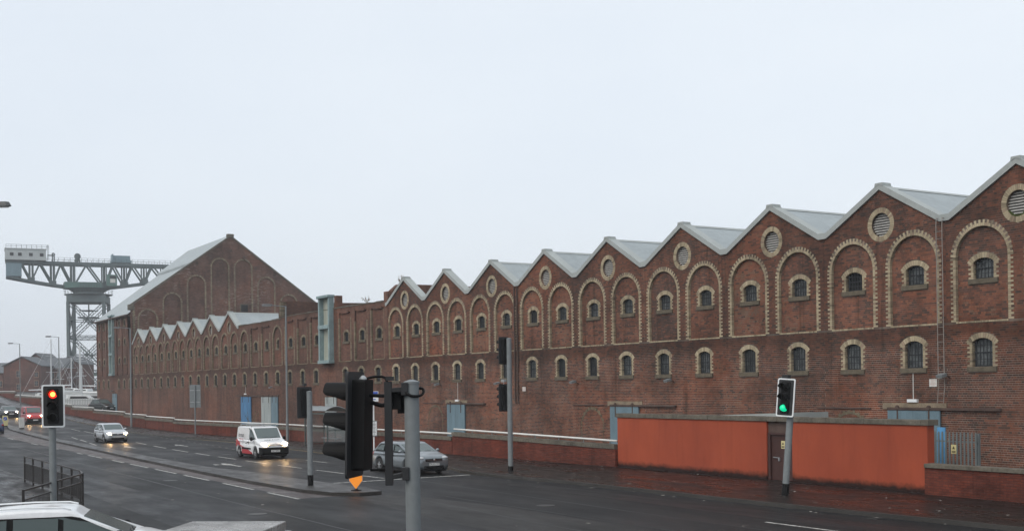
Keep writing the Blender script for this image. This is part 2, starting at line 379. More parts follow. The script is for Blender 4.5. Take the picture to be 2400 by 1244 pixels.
def paint_mat(name, c, lo=0.35):
    m = mat(name, c, 0.5)
    w = ramp(m, noise(m, 6, 5, 0.75, coord='World'), [(0.40, tuple(v*lo for v in c)), (0.58, c)]); LK(m, w, BS(m).inputs['Base Color']); return m
M['white_line'] = paint_mat('road_paint', (0.50, 0.49, 0.455), 0.22); M['yellow_line'] = paint_mat('yellow_paint', (0.50, 0.34, 0.13)); M['faded_line'] = paint_mat('faded_paint', (0.27, 0.235, 0.215), 0.3)
M['red_surface'] = wet('worn_red_surface', (0.042, 0.031, 0.028), (0.065, 0.047, 0.042), 0.4, 0.6, patch=0.9, spec=0.3)
M['galv'] = weathered('grey_pole', (0.18, 0.198, 0.205), 0.14, 2, 0.5, 0.0, fine=8, bumps=0.03)
M['galv_l'] = weathered('galvanised', (0.36, 0.38, 0.385), 0.12, 2, 0.45, 0.3, fine=8, bumps=0.03)
M['black'] = mat('black_plastic', (0.0075, 0.0075, 0.008), 0.6, spec=0.14)
M['dkgrey'] = mat('dark_grey_board', (0.024, 0.025, 0.027), 0.55, spec=0.3)
M['whitep'] = mat('white_paint', (0.72, 0.74, 0.75), 0.4)
M['rail'] = weathered('white_rail', (0.66, 0.66, 0.63), 0.15, 1.5, 0.5, bumps=0)
M['railing'] = weathered('dark_railing', (0.035, 0.03, 0.028), 0.3, 4, 0.45)
M['lens_dark'] = mat('unlit_lens', (0.007, 0.007, 0.007), 0.6, spec=0.08)
M['red_lit'] = mat('red_lit', (0.3, 0.01, 0.01), 0.3, emit=(1.0, 0.016, 0.008), estr=1.6)
M['red_core'] = mat('red_core', (0.3, 0.01, 0.01), 0.3, emit=(1.0, 0.30, 0.06), estr=4)
M['green_lit'] = mat('green_lit', (0.01, 0.3, 0.15), 0.3, emit=(0.0, 0.62, 0.30), estr=1.1)
M['headlamp'] = mat('headlamp_lit', (0.9, 0.9, 0.88), 0.2, emit=(1.0, 0.86, 0.66), estr=5)
M['bulb'] = mat('headlamp_bulb', (0.9, 0.9, 0.88), 0.2, emit=(1.0, 0.62, 0.28), estr=600)
M['lens'] = mat('lamp_lens', (0.45, 0.47, 0.48), 0.12)
M['tail'] = mat('tail_lens', (0.25, 0.012, 0.012), 0.15)
M['amber'] = mat('amber_lens', (0.6, 0.2, 0.03), 0.2)
M['tyre'] = mat('tyre', (0.016, 0.016, 0.017), 0.8)
M['alloy'] = mat('alloy', (0.42, 0.43, 0.44), 0.3, 0.7)
M['chrome'] = mat('chrome', (0.7, 0.72, 0.73), 0.15, 0.9)
M['plate_w'] = mat('plate_white', (0.72, 0.72, 0.70), 0.4); M['plate_y'] = mat('plate_yellow', (0.6, 0.45, 0.08), 0.4)
def paint(name, c, metal=0.0, rough=0.28):
    m = mat(name, c, rough, metal); b = BS(m); b.inputs['Coat Weight'].default_value = 0.6; b.inputs['Coat Roughness'].default_value = 0.06
    n = ramp(m, noise(m, 3, 5, 0.6), [(0.3, g3(0.86)), (0.7, g3(1.05))]); LK(m, mixc(m, 1.0, n, c, 'MULTIPLY'), b.inputs['Base Color']); return m
def glass(name, c, alpha=0.62):
    m = mat(name, c, 0.06, spec=0.45); BS(m).inputs['Alpha'].default_value = alpha; return m
M['car_glass'] = glass('car_glass', (0.07, 0.094, 0.093), 0.90)
M['clear'] = glass('clear_panel', (0.34, 0.37, 0.37), 0.30)
M['crane'] = weathered('crane_steel', (0.085, 0.115, 0.12), 0.22, 0.4, 0.7, fine=3, bumps=0)
M['crane_pale'] = weathered('crane_cladding', (0.42, 0.45, 0.45), 0.12, 0.3, 0.7, fine=2, bumps=0)
M['crane_blue'] = weathered('crane_blue', (0.17, 0.25, 0.29), 0.2, 0.3, 0.7, fine=2, bumps=0)
M['crane_green'] = weathered('crane_green', (0.09, 0.17, 0.15), 0.2, 0.3, 0.7, fine=2, bumps=0)
M['hull'] = weathered('white_hull', (0.66, 0.68, 0.68), 0.1, 1, 0.35, bumps=0)
M['mast'] = mat('mast', (0.55, 0.57, 0.58), 0.4, 0.3)
M['leaf'] = weathered('leaf', (0.06, 0.075, 0.03), 0.4, 6, 0.7, bumps=0); M['twig'] = mat('dry_stem', (0.16, 0.12, 0.07), 0.9)
M['moss'] = weathered('moss', (0.06, 0.08, 0.02), 0.4, 8, 0.95)
M['litter'] = mat('litter', (0.30, 0.28, 0.25), 0.8)
M['sign_y'] = mat('sign_yellow', (0.62, 0.55, 0.28), 0.5); M['sign_w'] = weathered('sign_white', (0.62, 0.61, 0.58), 0.25, 9, 0.6, bumps=0)
M['bollard_o'] = mat('orange_bollard', (0.85, 0.27, 0.02), 0.45, emit=(1.0, 0.30, 0.02), estr=0.25)
M['blue'] = mat('sign_blue', (0.03, 0.08, 0.42), 0.4)
M['brown_door'] = weathered('brown_door', (0.055, 0.022, 0.018), 0.25, 2, 0.6)
M['palisade'] = weathered('palisade_steel', (0.17, 0.20, 0.205), 0.2, 2, 0.55, 0.2)
M['blue_board'] = weathered('blue_board', (0.10, 0.30, 0.54), 0.3, 2, 0.6, bumps=0)
M['pier'] = wet('wet_stone', (0.085, 0.075, 0.068), (0.36, 0.35, 0.335), 0.12, 0.5, patch=2.6, streak=False, stretch=(0.8, 1.6, 1))
M['ladder'] = weathered('ladder_steel', (0.27, 0.245, 0.22), 0.3, 3, 0.7)
M['lettering'] = mat('faded_red_print', (0.42, 0.20, 0.17), 0.7)
M['lamp_dark'] = weathered('lamp_housing', (0.10, 0.105, 0.108), 0.15, 2, 0.5, bumps=0)
M['seam'] = mat('tar_seam', (0.008, 0.008, 0.008), 0.5)
M['iron'] = weathered('cast_iron', (0.03, 0.028, 0.027), 0.3, 6, 0.45)
M['windscreen'] = glass('windscreen_glass', (0.115, 0.145, 0.145), 0.92)  # base colour paler than car_glass, standing in for sky reflected in the screen
M['footway'] = wet('wet_footway', (0.010, 0.009, 0.0085), (0.021, 0.018, 0.017), 0.22, 0.6, patch=0.7, spec=0.08, stretch=(0.3, 1, 1), streak=False)

# ================================================================== GROUND AND ROAD
KERB = [(30, 28.5), (-15, 27.3), (-28, 26.5), (-40, 26.2), (-45, 25.7), (-47.5, 25.75), (-50, 26.5), (-53, 27.15), (-60, 27.5), (-75, 27.7), (-86, 28.05), (-90, 28.0), (-94, 27.5), (-98, 26.7), (-102, 26.15), (-106, 26.05), (-117, 26.6), (-150, 27.6), (-205, 27.6), (-460, 27.6)]
BWALL = [(30, 32.6), (-45.4, 32.5), (-58.4, 31.7), (-87, 31.2), (-107, 29.6), (-126, 29.4), (-146, 30), (-162, 30.2), (-187, 31), (-212, 31), (-460, 31)]
K = lambda X: interp(X, KERB)
B = lambda X: interp(X, BWALL)
XS = [30 - 2.0*i for i in range(60)] + [-90 - 6.0*i for i in range(1, 63)]
def sheet(name, lo, hi, dz, mt, x0=30, x1=-460, ny=1, kind='structure'):
    mb = MB(); xs = [x0] + [x for x in XS if x1 < x < x0] + [x1]
    for a, b in zip(xs, xs[1:]):
        for j in range(ny):
            f = lambda X, t: lo(X) + (hi(X)-lo(X))*t
            mb.add([(a, f(a, j/ny), H(a)+dz), (b, f(b, j/ny), H(b)+dz), (b, f(b, (j+1)/ny), H(b)+dz), (a, f(a, (j+1)/ny), H(a)+dz)], [(0, 1, 2, 3)])
    o = obj(name, mb, mt); tag(o, kind=kind); return o
c = lambda v: (lambda X: v)
gm = MB()
gx = [390, 30] + XS[1:] + [-470, -700, -1100, -1590]
for a, b in zip(gx, gx[1:]):
    gm.add([(a, -590, H(a)-0.03), (b, -590, H(b)-0.03), (b, 990, H(b)-0.03), (a, 990, H(a)-0.03)], [(0, 1, 2, 3)])
tag(obj('ground', gm, M['ground']), kind='structure')
sheet('road', c(8.6), K, 0.0, M['asphalt'])
mb = MB(); mb.add([(30, -40, 0.0), (30, 8.6, 0.0), (-47, 8.6, 0.0), (-47, 8.0, 0.0), (-34, -40, 0.0)], [(0, 1, 2, 3, 4)])
tag(obj('side_road', mb, M['asphalt']), kind='structure')
# far pavement and its kerb
sheet('pavement', lambda X: K(X)+0.15, lambda X: 60 if X < -300 else B(X)+0.3, 0.12, M['pavement'])
def kerb_strip(name, pts, h=0.125, w=0.15, side=1):
    mb = MB(); n = len(pts); nor = []
    for i in range(n):
        a = Vector(pts[max(i-1, 0)]); b = Vector(pts[min(i+1, n-1)]); d = (b-a).normalized(); nor.append(Vector((-d.y, d.x))*side)
    vs_ = []
    for p, nn in zip(pts, nor):
        q = Vector(p) + nn*w; z = H(p[0])
        vs_ += [(p[0], p[1], z-0.05), (p[0]+nn.x*0.025, p[1]+nn.y*0.025, z+h), (q.x, q.y, z+h), (q.x, q.y, z-0.05)]
    fs = []
    for i in range(n-1):
        for k in range(3): fs.append((i*4+k, i*4+k+1, i*4+4+k+1, i*4+4+k))
    mb.add(vs_, fs); return tag(obj(name, mb, M['kerb']), kind='structure')
kerb_strip('kerb', [(x, K(x)) for x in XS], side=-1)
# corner pavement with the guardrail
corner = [(-460, 8.6), (-60, 8.6), (-47, 8.6), (-43.5, 8.5), (-41.2, 8.1), (-39.2, 7.3), (-37.6, 6.2), (-36.2, 4.7), (-35.2, 2.5), (-34.6, 0), (-33.8, -6), (-33.5, -20)]
mb = MB()
cp = [(-460, 8.45)] + [(x, 8.45) for x in XS[::-1] if -460 < x < -48] + [(-47, 8.45), (-43.5, 8.35), (-41.3, 7.97), (-39.3, 7.17), (-37.7, 6.07), (-36.33, 4.6), (-35.33, 2.5), (-34.75, 0), (-33.95, -6), (-33.65, -20)]
for a, b in zip(cp, cp[1:]):
    mb.add([(a[0], a[1], H(a[0])+0.12), (b[0], b[1], H(b[0])+0.12), (b[0], -20.01, H(b[0])+0.12), (a[0], -20.01, H(a[0])+0.12)], [(0, 1, 2, 3)])
tag(obj('footway', mb, M['footway']), kind='structure')
kerb_strip('kerb', [(x, 8.6) for x in XS[::-1] if x < -50] + corner[2:], side=-1)
# central island
ISN = [(-140, 19.3), (-128, 17.95), (-101, 17.2), (-69, 16.4), (-58, 16.22), (-48.6, 16.15), (-43, 16.35), (-41, 16.75), (-40.15, 17.5)]
ISF = [(-140, 19.5), (-137, 19.4), (-120, 18.7), (-102, 18.05), (-88, 17.9), (-68, 17.45), (-59, 17.4), (-53, 18.0), (-48, 18.2), (-42, 18.65), (-40.3, 18.45), (-40.15, 17.5)]
xs = sorted(set([p[0] for p in ISN+ISF] + list(range(-138, -43, 4))))
mb = MB()
for a, b in zip(xs, xs[1:]):
    z0, z1 = H(a)+0.125, H(b)+0.125
    mb.add([(a, interp(a, ISN), z0), (b, interp(b, ISN), z1), (b, interp(b, ISF), z1), (a, interp(a, ISF), z0)], [(0, 1, 2, 3)])
tag(obj('traffic_island', mb, M['island']), kind='structure')
mb = MB(); loop = [(x, interp(x, ISN)) for x in xs] + [(x, interp(x, ISF)) for x in xs[::-1]]
for (a, ya), (b, yb) in zip(loop, loop[1:] + loop[:1]):
    mb.add([(a, ya, H(a)-0.05), (b, yb, H(b)-0.05), (b, yb, H(b)+0.124), (a, ya, H(a)+0.124)], [(0, 1, 2, 3)])
tag(obj('kerb', mb, M['kerb']), kind='structure')

# --- painted markings: each line its own thin sheet
def stripe(p, q, w, mt=None, name='road_marking'):
    p = Vector(p); q = Vector(q); d = (q-p).normalized(); n = Vector((-d.y, d.x))*w/2; mb = MB()
    k = max(1, int((q-p).length/6)) if p.x < -90 else 1
    for i in range(k):
        a = p + (q-p)*(i/k); b = p + (q-p)*((i+1)/k)
        mb.add([(a.x+n.x, a.y+n.y, H(a.x)+0.005), (b.x+n.x, b.y+n.y, H(b.x)+0.005), (b.x-n.x, b.y-n.y, H(b.x)+0.005), (a.x-n.x, a.y-n.y, H(a.x)+0.005)], [(0, 1, 2, 3)])
    return tag(obj(name, mb, mt or M['white_line']), kind='structure')
for a, b in [(-70.2, -67.3), (-66, -62), (-60.6, -56.7), (-55.4, -51.4), (-49.4, -45.5), (-43.8, -40.5), (-74.7, -72.9), (-76.9, -74.9), (-80.3, -78.6), (-89.4, -86.8), (-98, -95), (-110, -107)]:
    stripe((a, 15.3), (b, 15.3), 0.13)
for x0 in [-105, -95, -89, -84, -78, -73, -68.5, -63.2, -57.9, -53.0, -49.2, -46.6, -43.8]:
    stripe((x0, 15.5), (x0+0.42, interp(x0, ISN)-0.06), 0.16, M['faded_line'])
for a, b in [(-93.2, -89), (-86.3, -82), (-80, -75.9), (-74.2, -70.9), (-69.3, -65.9), (-64.2, -60.9), (-59.2, -56.1), (-54.3, -51.2), (-49.7, -47.3)]:
    y = lambda X: interp(X, [(-93.2, 22.1), (-86, 21.65), (-79, 21.3), (-70, 21.15), (-60, 21.2), (-52, 21.5), (-47, 21.8)])
    stripe((a, y(a)), (b, y(b)), 0.13)
for a, b in [(-62.1, -59.3), (-56.5, -53.7)]: stripe((a, 23.9), (b, 24.0), 0.12)
for a, b in [(-126.5, -120.9), (-120.2, -114.7), (-135, -130), (-145, -140)]: stripe((a, 23.55), (b, 23.35), 0.13)
for p, q in [((-107.7, 20.1), (-103.2, 19.72)), ((-101.9, 19.67), (-97.3, 19.28)), ((-95.1, 19.03), (-90.5, 18.62))]: stripe(p, q, 0.13)
stripe((-46.25, 18.55), (-46.6, 25.65), 0.22)
for k in range(14):
    x = -101 + k*1.95; y = interp(x, [(-101, 26.0), (-94, 25.7), (-87, 25.3), (-78, 24.7), (-75, 24.45)]); stripe((x, y), (x+0.75, y-0.05), 0.11, M['faded_line'])
for a, b in zip([-96, -93, -88, -80, -74, -68, -61], [-93, -88, -80, -74, -68, -61, -55]):
    stripe((a, K(a)-0.32), (b, K(b)-0.32), 0.09, M['yellow_line'])
stripe((-25.2, 23.4), (-20, 23.45), 0.13)
def arrow(x, y, turn=True):
    mb = MB(); z = H(x)+0.005
    def P(pts): mb.add([(x+a, y+b, z) for a, b in pts], [tuple(range(len(pts)))])
    P([(1.3, 0.1), (1.3, -0.1), (3.4, -0.07), (3.4, 0.07)]); P([(0, 0.0), (1.3, -0.34), (1.3, 0.34)])
    if turn: P([(1.9, -0.1), (1.15, -0.5), (0.95, -0.36), (1.55, -0.08)]); P([(0.5, -0.62), (1.35, -0.72), (1.15, -0.3)])
    tag(obj('lane_arrow', mb, M['white_line']), kind='structure')
arrow(-87.0, 23.4, False); arrow(-87.2, 19.85, False); arrow(-62.9, 19.38, True)
# tar seams along the lanes, manhole covers
def seam(pts, w=0.05):
    mb = MB()
    for (x0, y0), (x1, y1) in zip(pts, pts[1:]):
        n = max(1, int(abs(x1-x0)/1.5))
        for i in range(n):
            a = (x0+(x1-x0)*i/n, y0+(y1-y0)*i/n); b = (x0+(x1-x0)*(i+1)/n, y0+(y1-y0)*(i+1)/n); o1, o2 = random.uniform(-.03, .03), random.uniform(-.03, .03)
            mb.add([(a[0], a[1]-w, H(a[0])+0.006), (b[0], b[1]-w+o2, H(b[0])+0.006), (b[0], b[1]+w+o1, H(b[0])+0.006), (a[0], a[1]+w, H(a[0])+0.006)], [(0, 1, 2, 3)])
    tag(obj('tar_seam', mb, M['seam']), kind='structure')
seam([(-15, 22.2), (-28, 22.05), (-45, 22.4)]); seam([(-15, 20.2), (-38, 19.9)], 0.035); seam([(-16, 13.1), (-40, 13.0), (-70, 13.2), (-95, 13.4)], 0.04); seam([(-48, 23.2), (-80, 23.3)], 0.025); seam([(-15, 17.6), (-30, 18.2), (-39, 18.8)], 0.03)
for x, y, r in ((-33, 21.0, 0.32), (-52.5, 13.9, 0.32), (-36.5, 12.4, 0.3), (-71, 22.2, 0.3), (-58.0, 11.0, 0.3)):
    mb = MB(); mb.lathe([(r, 0.0), (r, 0.009), (0.0, 0.010)], 20, (x, y, 0)); tag(obj('manhole_cover', mb, M['iron']), kind='structure')
for x in (-37.5, -55.5, -24):
    y = K(x)-0.26; mb = MB()
    for i in range(7): mb.box(x-0.24+i*0.07, x-0.20+i*0.07, y-0.2, y+0.2, 0.002, 0.011)
    mb.box(x-0.27, x+0.27, y-0.23, y-0.2, 0.002, 0.011); mb.box(x-0.27, x+0.27, y+0.2, y+0.23, 0.002, 0.011); tag(obj('drain_grate', mb, M['iron']), kind='structure')
# worn red surfacing between the dashes and the island
sheet('worn_surface', c(15.42), lambda X: interp(X, ISN)-0.01, 0.003, M['red_surface'], -40.6, -128)
# patches in the asphalt
def patch(pts, mt, dz=0.003):
    mb = MB(); mb.add([(x, y, H(x)+dz) for x, y in pts], [tuple(range(len(pts)))]); tag(obj('asphalt_patch', mb, mt), kind='structure')
M['asphalt2'] = wet('worn_asphalt', (0.019, 0.018, 0.017), (0.029, 0.0275, 0.026), 0.42, 0.62, patch=0.5, spec=0.11)
M['asphalt3'] = wet('new_asphalt', (0.0095, 0.0095, 0.0105), (0.015, 0.015, 0.016), 0.35, 0.55, patch=0.5, spec=0.10)
patch([(-40, 17.0), (-31, 16.2), (-20, 16.0), (-15, 16.0), (-15, 19.5), (-24, 19.6), (-33, 19.8), (-39.9, 19.0)], M['asphalt2'])
patch([(-41, 24.2), (-27, 24.0), (-15, 24.2), (-15, 25.6), (-28, 25.4), (-41, 25.3)], M['asphalt3'])
patch([(-60, 9.6), (-30, 9.2), (-18, 9.0), (-18, 11.3), (-32, 11.6), (-60, 11.4)], M['asphalt3'])
mb = MB()
for i in range(170):
    if i < 120: x = random.uniform(-62, -20); y = random.uniform(K(x)+0.3, B(x)-0.1) if random.random() < 0.75 else K(x)-random.uniform(0.05, 0.6)
    else: x = random.uniform(-70, -22); y = random.uniform(9, 25)
    z = (0.125 if y > K(x)+0.14 else 0.008) + H(x); s = random.uniform(0.03, 0.085); a = random.uniform(0, 6.28)
    if -63 < x < -40 and 16 < y < 18.8: continue
    pts = [(x+s*math.cos(a+k*1.57+random.uniform(-.4, .4))*random.uniform(.6, 1.2), y+s*math.sin(a+k*1.57)*random.uniform(.6, 1.2), z+random.uniform(0.001, 0.015)) for k in range(4)]
    mb.add(pts, [(0, 1, 2, 3)])
tag(obj('litter', mb, M['litter'], normals=False), 'scraps of wet litter and leaves on road and pavement', 'litter', kind='stuff')

# ================================================================== WAREHOUSES
FY = 38.13; S = 6.4; X0 = -27.61
mX = lambda m: X0 - S*m
PB = 6.16; SPR = 8.565; RI = 1.155; CRH = 0.0843; PD = 0.13
ZA, ZV = 11.78, 10.12
fr = lambda y: (lambda x, z: (x, y, z))
def arcpts(cx, cz, r, a0, a1, n): return [(cx + r*math.cos(a0+(a1-a0)*i/n), cz + r*math.sin(a0+(a1-a0)*i/n)) for i in range(n+1)]
def arch_hole(cx, zb=PB, zs=SPR, r=RI): return [(cx-r, zb), (cx+r, zb)] + arcpts(cx, zs, r, 0, math.pi, 20)
def win_hole(cx, zb, zc, hw=0.455, rise=0.16):
    zs = zc - rise; rr = (hw*hw + rise*rise)/(2*rise); a = math.asin(hw/rr)
    return [(cx-hw, zb), (cx+hw, zb)] + [(cx + rr*math.sin(t), zc - rr + rr*math.cos(t)) for t in [a - 2*a*i/8 for i in range(9)]]
WIN_U = (7.75, 8.54); WIN_L = (4.435, 5.52)
# window: one mesh set shared by every opening of the same size
_win = {}
def win_meshes(key, zb, zc):
    if key in _win: return _win[key]
    hw = 0.455; h = zc-zb; hole = win_hole(0, 0, h, hw)
    f = MB(); inner = win_hole(0, 0.05, h-0.05, hw-0.05)
    f.prism(hole, fr(0.17), fr(0.22), holes=[inner])
    f.box(-hw+0.05, hw-0.05, 0.175, 0.215, h*0.47, h*0.47+0.035)
    p = MB(); p.poly(win_hole(0, 0.02, h-0.02, hw-0.02), [], fr(0.205))
    g = MB()
    for i in range(5):
        x = -hw + 2*hw*(i+1)/6; g.box(x-0.013, x+0.013, 0.06, 0.086, 0.0, h-0.02-0.10*abs(x/hw)**2)
    for t in (0.25, 0.5, 0.75): g.box(-hw, hw, 0.064, 0.082, h*t-0.011, h*t+0.011)
    s = MB(); s.box(-0.65, 0.65, -0.075, 0.2, -0.19, -0.004)
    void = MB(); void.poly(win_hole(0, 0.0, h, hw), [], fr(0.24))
    ms = [x.mesh(n) for n, x in (('window', f), ('pane', p), ('window_bars', g), ('sill', s), ('void', void))]
    for m_ in ms: fix(m_)
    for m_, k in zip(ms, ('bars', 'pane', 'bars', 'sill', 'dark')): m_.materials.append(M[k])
    _win[key] = ms; return ms
def window(parent, cx, y, key, zb, zc, pane=True, sill=True, rotz=0):
    ms = win_meshes(key, zb, zc)
    w = obj('window', ms[0], None, parent, world=True); w.location = (cx, y, zb); w.rotation_euler = (0, 0, rotz)
    for n, m_, on in (('pane', ms[1], pane), ('window_bars', ms[2], True), ('sill', ms[3], sill), ('dark_recess', ms[4], True)):
        if on: q = obj(n, m_, None, w)
    return w
def reveal(mb, hole, y0, y1, skip_first=False, fn=None):
    n = len(hole); g0 = fn(y0) if fn else fr(y0); g1 = fn(y1) if fn else fr(y1)
    mb.add([g0(*p) for p in hole] + [g1(*p) for p in hole], [(i, (i+1) % n, n+(i+1) % n, n+i) for i in range(n)])

QU = {}   # building -> list of (size key, polygon, y0, y1, tone)
def q_add(lst, poly, y0, y1, fn=None): lst.append((poly, y0, y1, random.betavariate(2.2, 1.5), fn))
def jamb_quoins(lst, cx, half, z0, z1, y0, y1, wide=0.235, narrow=0.12, fn=None, course=CRH):
    n = int(round((z1-z0)/course))
    for i in range(n):
        w = wide if i % 2 == 0 else narrow; za, zb = z0+i*course+0.005, z0+(i+1)*course-0.005
        for s in (-1, 1):
            a, b = cx+s*(half-0.005), cx+s*(half+w-0.01)
            q_add(lst, [(min(a, b), za), (max(a, b), za), (max(a, b), zb), (min(a, b), zb)], y0, y1, fn)
def ring_quoins(lst, cx, cz, r, a0, a1, n, y0, y1, long=0.235, short=None, fn=None):
    r, long, short = r-0.007, long+0.007, (None if short is None else short+0.007)
    for i in range(n):
        t0, t1 = a0+(a1-a0)*(i+0.06)/n, a0+(a1-a0)*(i+0.94)/n; L = long if (short is None or i % 2 == 0) else short
        q_add(lst, [(cx+r*math.cos(t0), cz+r*math.sin(t0)), (cx+r*math.cos(t1), cz+r*math.sin(t1)), (cx+(r+L)*math.cos(t1), cz+(r+L)*math.sin(t1)), (cx+(r+L)*math.cos(t0), cz+(r+L)*math.sin(t0))], y0, y1, fn)
def window_quoins(lst, cx, zb, zc, y0, y1, fn=None):
    hw, rise = 0.455, 0.16; zs = zc-rise; rr = (hw*hw+rise*rise)/(2*rise); a = math.asin(hw/rr)
    jamb_quoins(lst, cx, hw, zb, zb + (int((zs-zb)/CRH)+1)*CRH, y0+0.004, y1, 0.22, 0.11, fn)
    ex = 0.16/rr
    ring_quoins(lst, cx, zc-rr, rr, math.pi/2-a-ex, math.pi/2+a+ex, 13, y0, y1, 0.195, None, fn)
def arch_quoins(lst, cx, y0, y1, fn=None, zb=PB, zs=SPR, r=RI):
    nz = int(round((zs-zb)/CRH)); jamb_quoins(lst, cx, r, zb, zb+nz*CRH, y0, y1, fn=fn)
    ring_quoins(lst, cx, zs, r, 0.0, math.pi, 44, y0, y1, 0.225, 0.105, fn)
def base_quoins(lst, cx, y0, y1, half=RI):
    n = 30
    for i in range(n):
        a = cx-half + 2*half*i/n; lst.append(('box', a+0.006, a+2*half/n-0.006, y0, y1, PB-0.06, PB+0.005, random.betavariate(2, 1.5)))
def emit_quoins(lst, parent, single=0, mt='quoin_far'):
    def put(mb, it):
        if it[0] == 'box': mb.box(*it[1:7], tone=it[7])
        else:
            poly, y0, y1, tone, fn = it; g = fn or fr
            mb.prism(poly, g(y0), g(y1), tone, back=False)
    def key(it): return -(it[1] if it[0] == 'box' else (it[0][0][0] if it[4] is None else -999))
    items = sorted(lst, key=key); k = 0; rest = MB()
    for it in items:
        x = -key(it)
        if k < single and it[0] != 'box' and x < -27.0:
            mb = MB(); put(mb, it); obj('quoin', mb, M['quoin'], parent, world=True, tone=True); k += 1
        else: put(rest, it)
    o = obj('quoin_bricks', rest, M[mt], parent, world=True, tone=True); o['kind'] = 'stuff'

def coping_piece(parent, xk, side):
    mb = MB(); z0, z1 = ZV-0.02, ZA; xv = xk+side*3.2
    pr = [(xk, z1), (xk, z1+0.255), (xv-side*0.25, z0+0.13+0.255), (xv, z0+0.255), (xv, z0), (xv-side*0.25, z0+0.13)]
    pr = [(xk, z1), (xk, z1+0.255), (xv-side*0.22, z0+0.255), (xv, z0+0.255), (xv, z0), (xv-side*0.22, z0)]
    mb.prism(pr, fr(FY-0.10), fr(FY+0.46))
    obj('coping', mb, M['coping'], parent, world=True)
def coping_cap(parent, xk):
    mb = MB(); mb.prism([(xk-0.22, ZA+0.12), (xk-0.19, ZA+0.27), (xk+0.19, ZA+0.27), (xk+0.22, ZA+0.12), (xk, ZA+0.2)], fr(FY-0.115), fr(FY+0.40))
    obj('coping_cap', mb, M['coping'], parent, world=True)
def roof_bay(parent, xk, depth=46, y0=None):
    y0 = FY+0.40 if y0 is None else y0; y1 = FY+depth; zr, zv = ZA+0.13, ZV+0.13; mb = MB()
    for s in (-1, 1):
        mb.add([(xk, y0, zr), (xk+s*3.2, y0, zv), (xk+s*3.2, y1, zv), (xk, y1, zr)], [(0, 1, 2, 3)])
    o = obj('roof', mb, M['roof'], parent, world=True)
    r = MB(); r.prism([(xk-0.22, zr-0.09), (xk, zr+0.03), (xk+0.22, zr-0.09), (xk, zr-0.02)], fr(y0), fr(y1)); obj('ridge_cap', r, M['coping'], o)
def oculus(parent, xk, lst, cz=10.346, slats=True):
    ring_quoins(lst, xk, cz, 0.49, 0.0, 2*math.pi, 44, FY-0.014, FY+0.02, 0.205, None)
    v = MB(); v.poly(arcpts(xk, cz, 0.49, 0, 2*math.pi, 24)[:-1], [], fr(FY+0.26)); o = obj('louvre_vent', v, M['dark'], parent, world=True)
    n = 9
    for i in range(n):
        z = cz - 0.47 + 0.94*(i+0.5)/n; hw = math.sqrt(max(0.49**2-(z-cz)**2, 0.01))
        s = MB(); y = FY+0.10
        s.add([(xk-hw, y, z-0.045), (xk+hw, y, z-0.045), (xk+hw, y+0.10, z+0.035), (xk-hw, y+0.10, z+0.035), (xk-hw, y+0.012, z-0.058), (xk+hw, y+0.012, z-0.058), (xk+hw, y+0.112, z+0.022), (xk-hw, y+0.112, z+0.022)],
              [(0, 1, 2, 3), (7, 6, 5, 4), (0, 4, 5, 1), (1, 5, 6, 2), (2, 6, 7, 3), (3, 7, 4, 0)])
        obj('slat', s, M['louvre'], o, world=False)
    return o

# bricks laid course by course, cut where openings are
def lay(mb, x0, x1, z0, z1, y, blocked, proud=0.004, singles=None, bias=0.0):
    nz = int((z1-z0)/CRH + 1e-6)
    for i in range(nz):
        za = z0+i*CRH; zb = za+CRH-0.0115
        free = [(x0, x1)]
        for (a, b) in blocked(za, zb, i):
            nf = []
            for (p, q) in free:
                if b <= p or a >= q: nf.append((p, q)); continue
                if a > p: nf.append((p, a))
                if b < q: nf.append((b, q))
            free = nf
        head = (i % 4 == 3); L = 0.1225 if head else 0.245; off = (0.061 if head else (0.1225 if i % 2 else 0.0)) + random.uniform(-.01, .01)
        for (p, q) in free:
            k = math.floor((p-off)/L); x = k*L+off
            while x < q:
                a, b = max(x, p), min(x+L-0.0105, q); x += L
                if b-a < 0.025: continue
                bi = 0.42*mnoise.noise((a*0.22, za*0.33, y*7.0)) + 0.16*mnoise.noise((a*0.9, za*1.4, 3.3)) + bias
                t = min(1, max(0, random.gauss(0.5+bi, 0.2))) if random.random() < 0.9 else random.random()*0.15
                yy = y-proud-random.uniform(0, 0.003)
                if singles is not None and (not head) and b-a > 0.2335 and singles(a, za): SINGLE.append((a, yy, za, t)); continue
                mb.add([(a, yy, za), (b, yy, za), (b, yy, zb), (a, yy, zb), (a, y, za), (b, y, za), (b, y, zb), (a, y, zb)], [(0, 1, 2, 3), (4, 5, 1, 0), (3, 2, 6, 7), (4, 0, 3, 7), (1, 5, 6, 2)], t)
SINGLE = []
def win_block(cx, zb, zc):
    def f(za, zt, i):
        if zt < zb-0.19 or za > zc+0.19: return []
        if za < zb: return [(cx-0.65, cx+0.65)]
        zs = zc-0.13
        if za < zs: return [(cx-0.455-0.11, cx+0.455+0.11)]
        d = max(0.0, 1-((za-zs)/(zc+0.19-zs))**2); w = 0.62*math.sqrt(d); return [(cx-w, cx+w)] if w > 0.05 else []
    return f

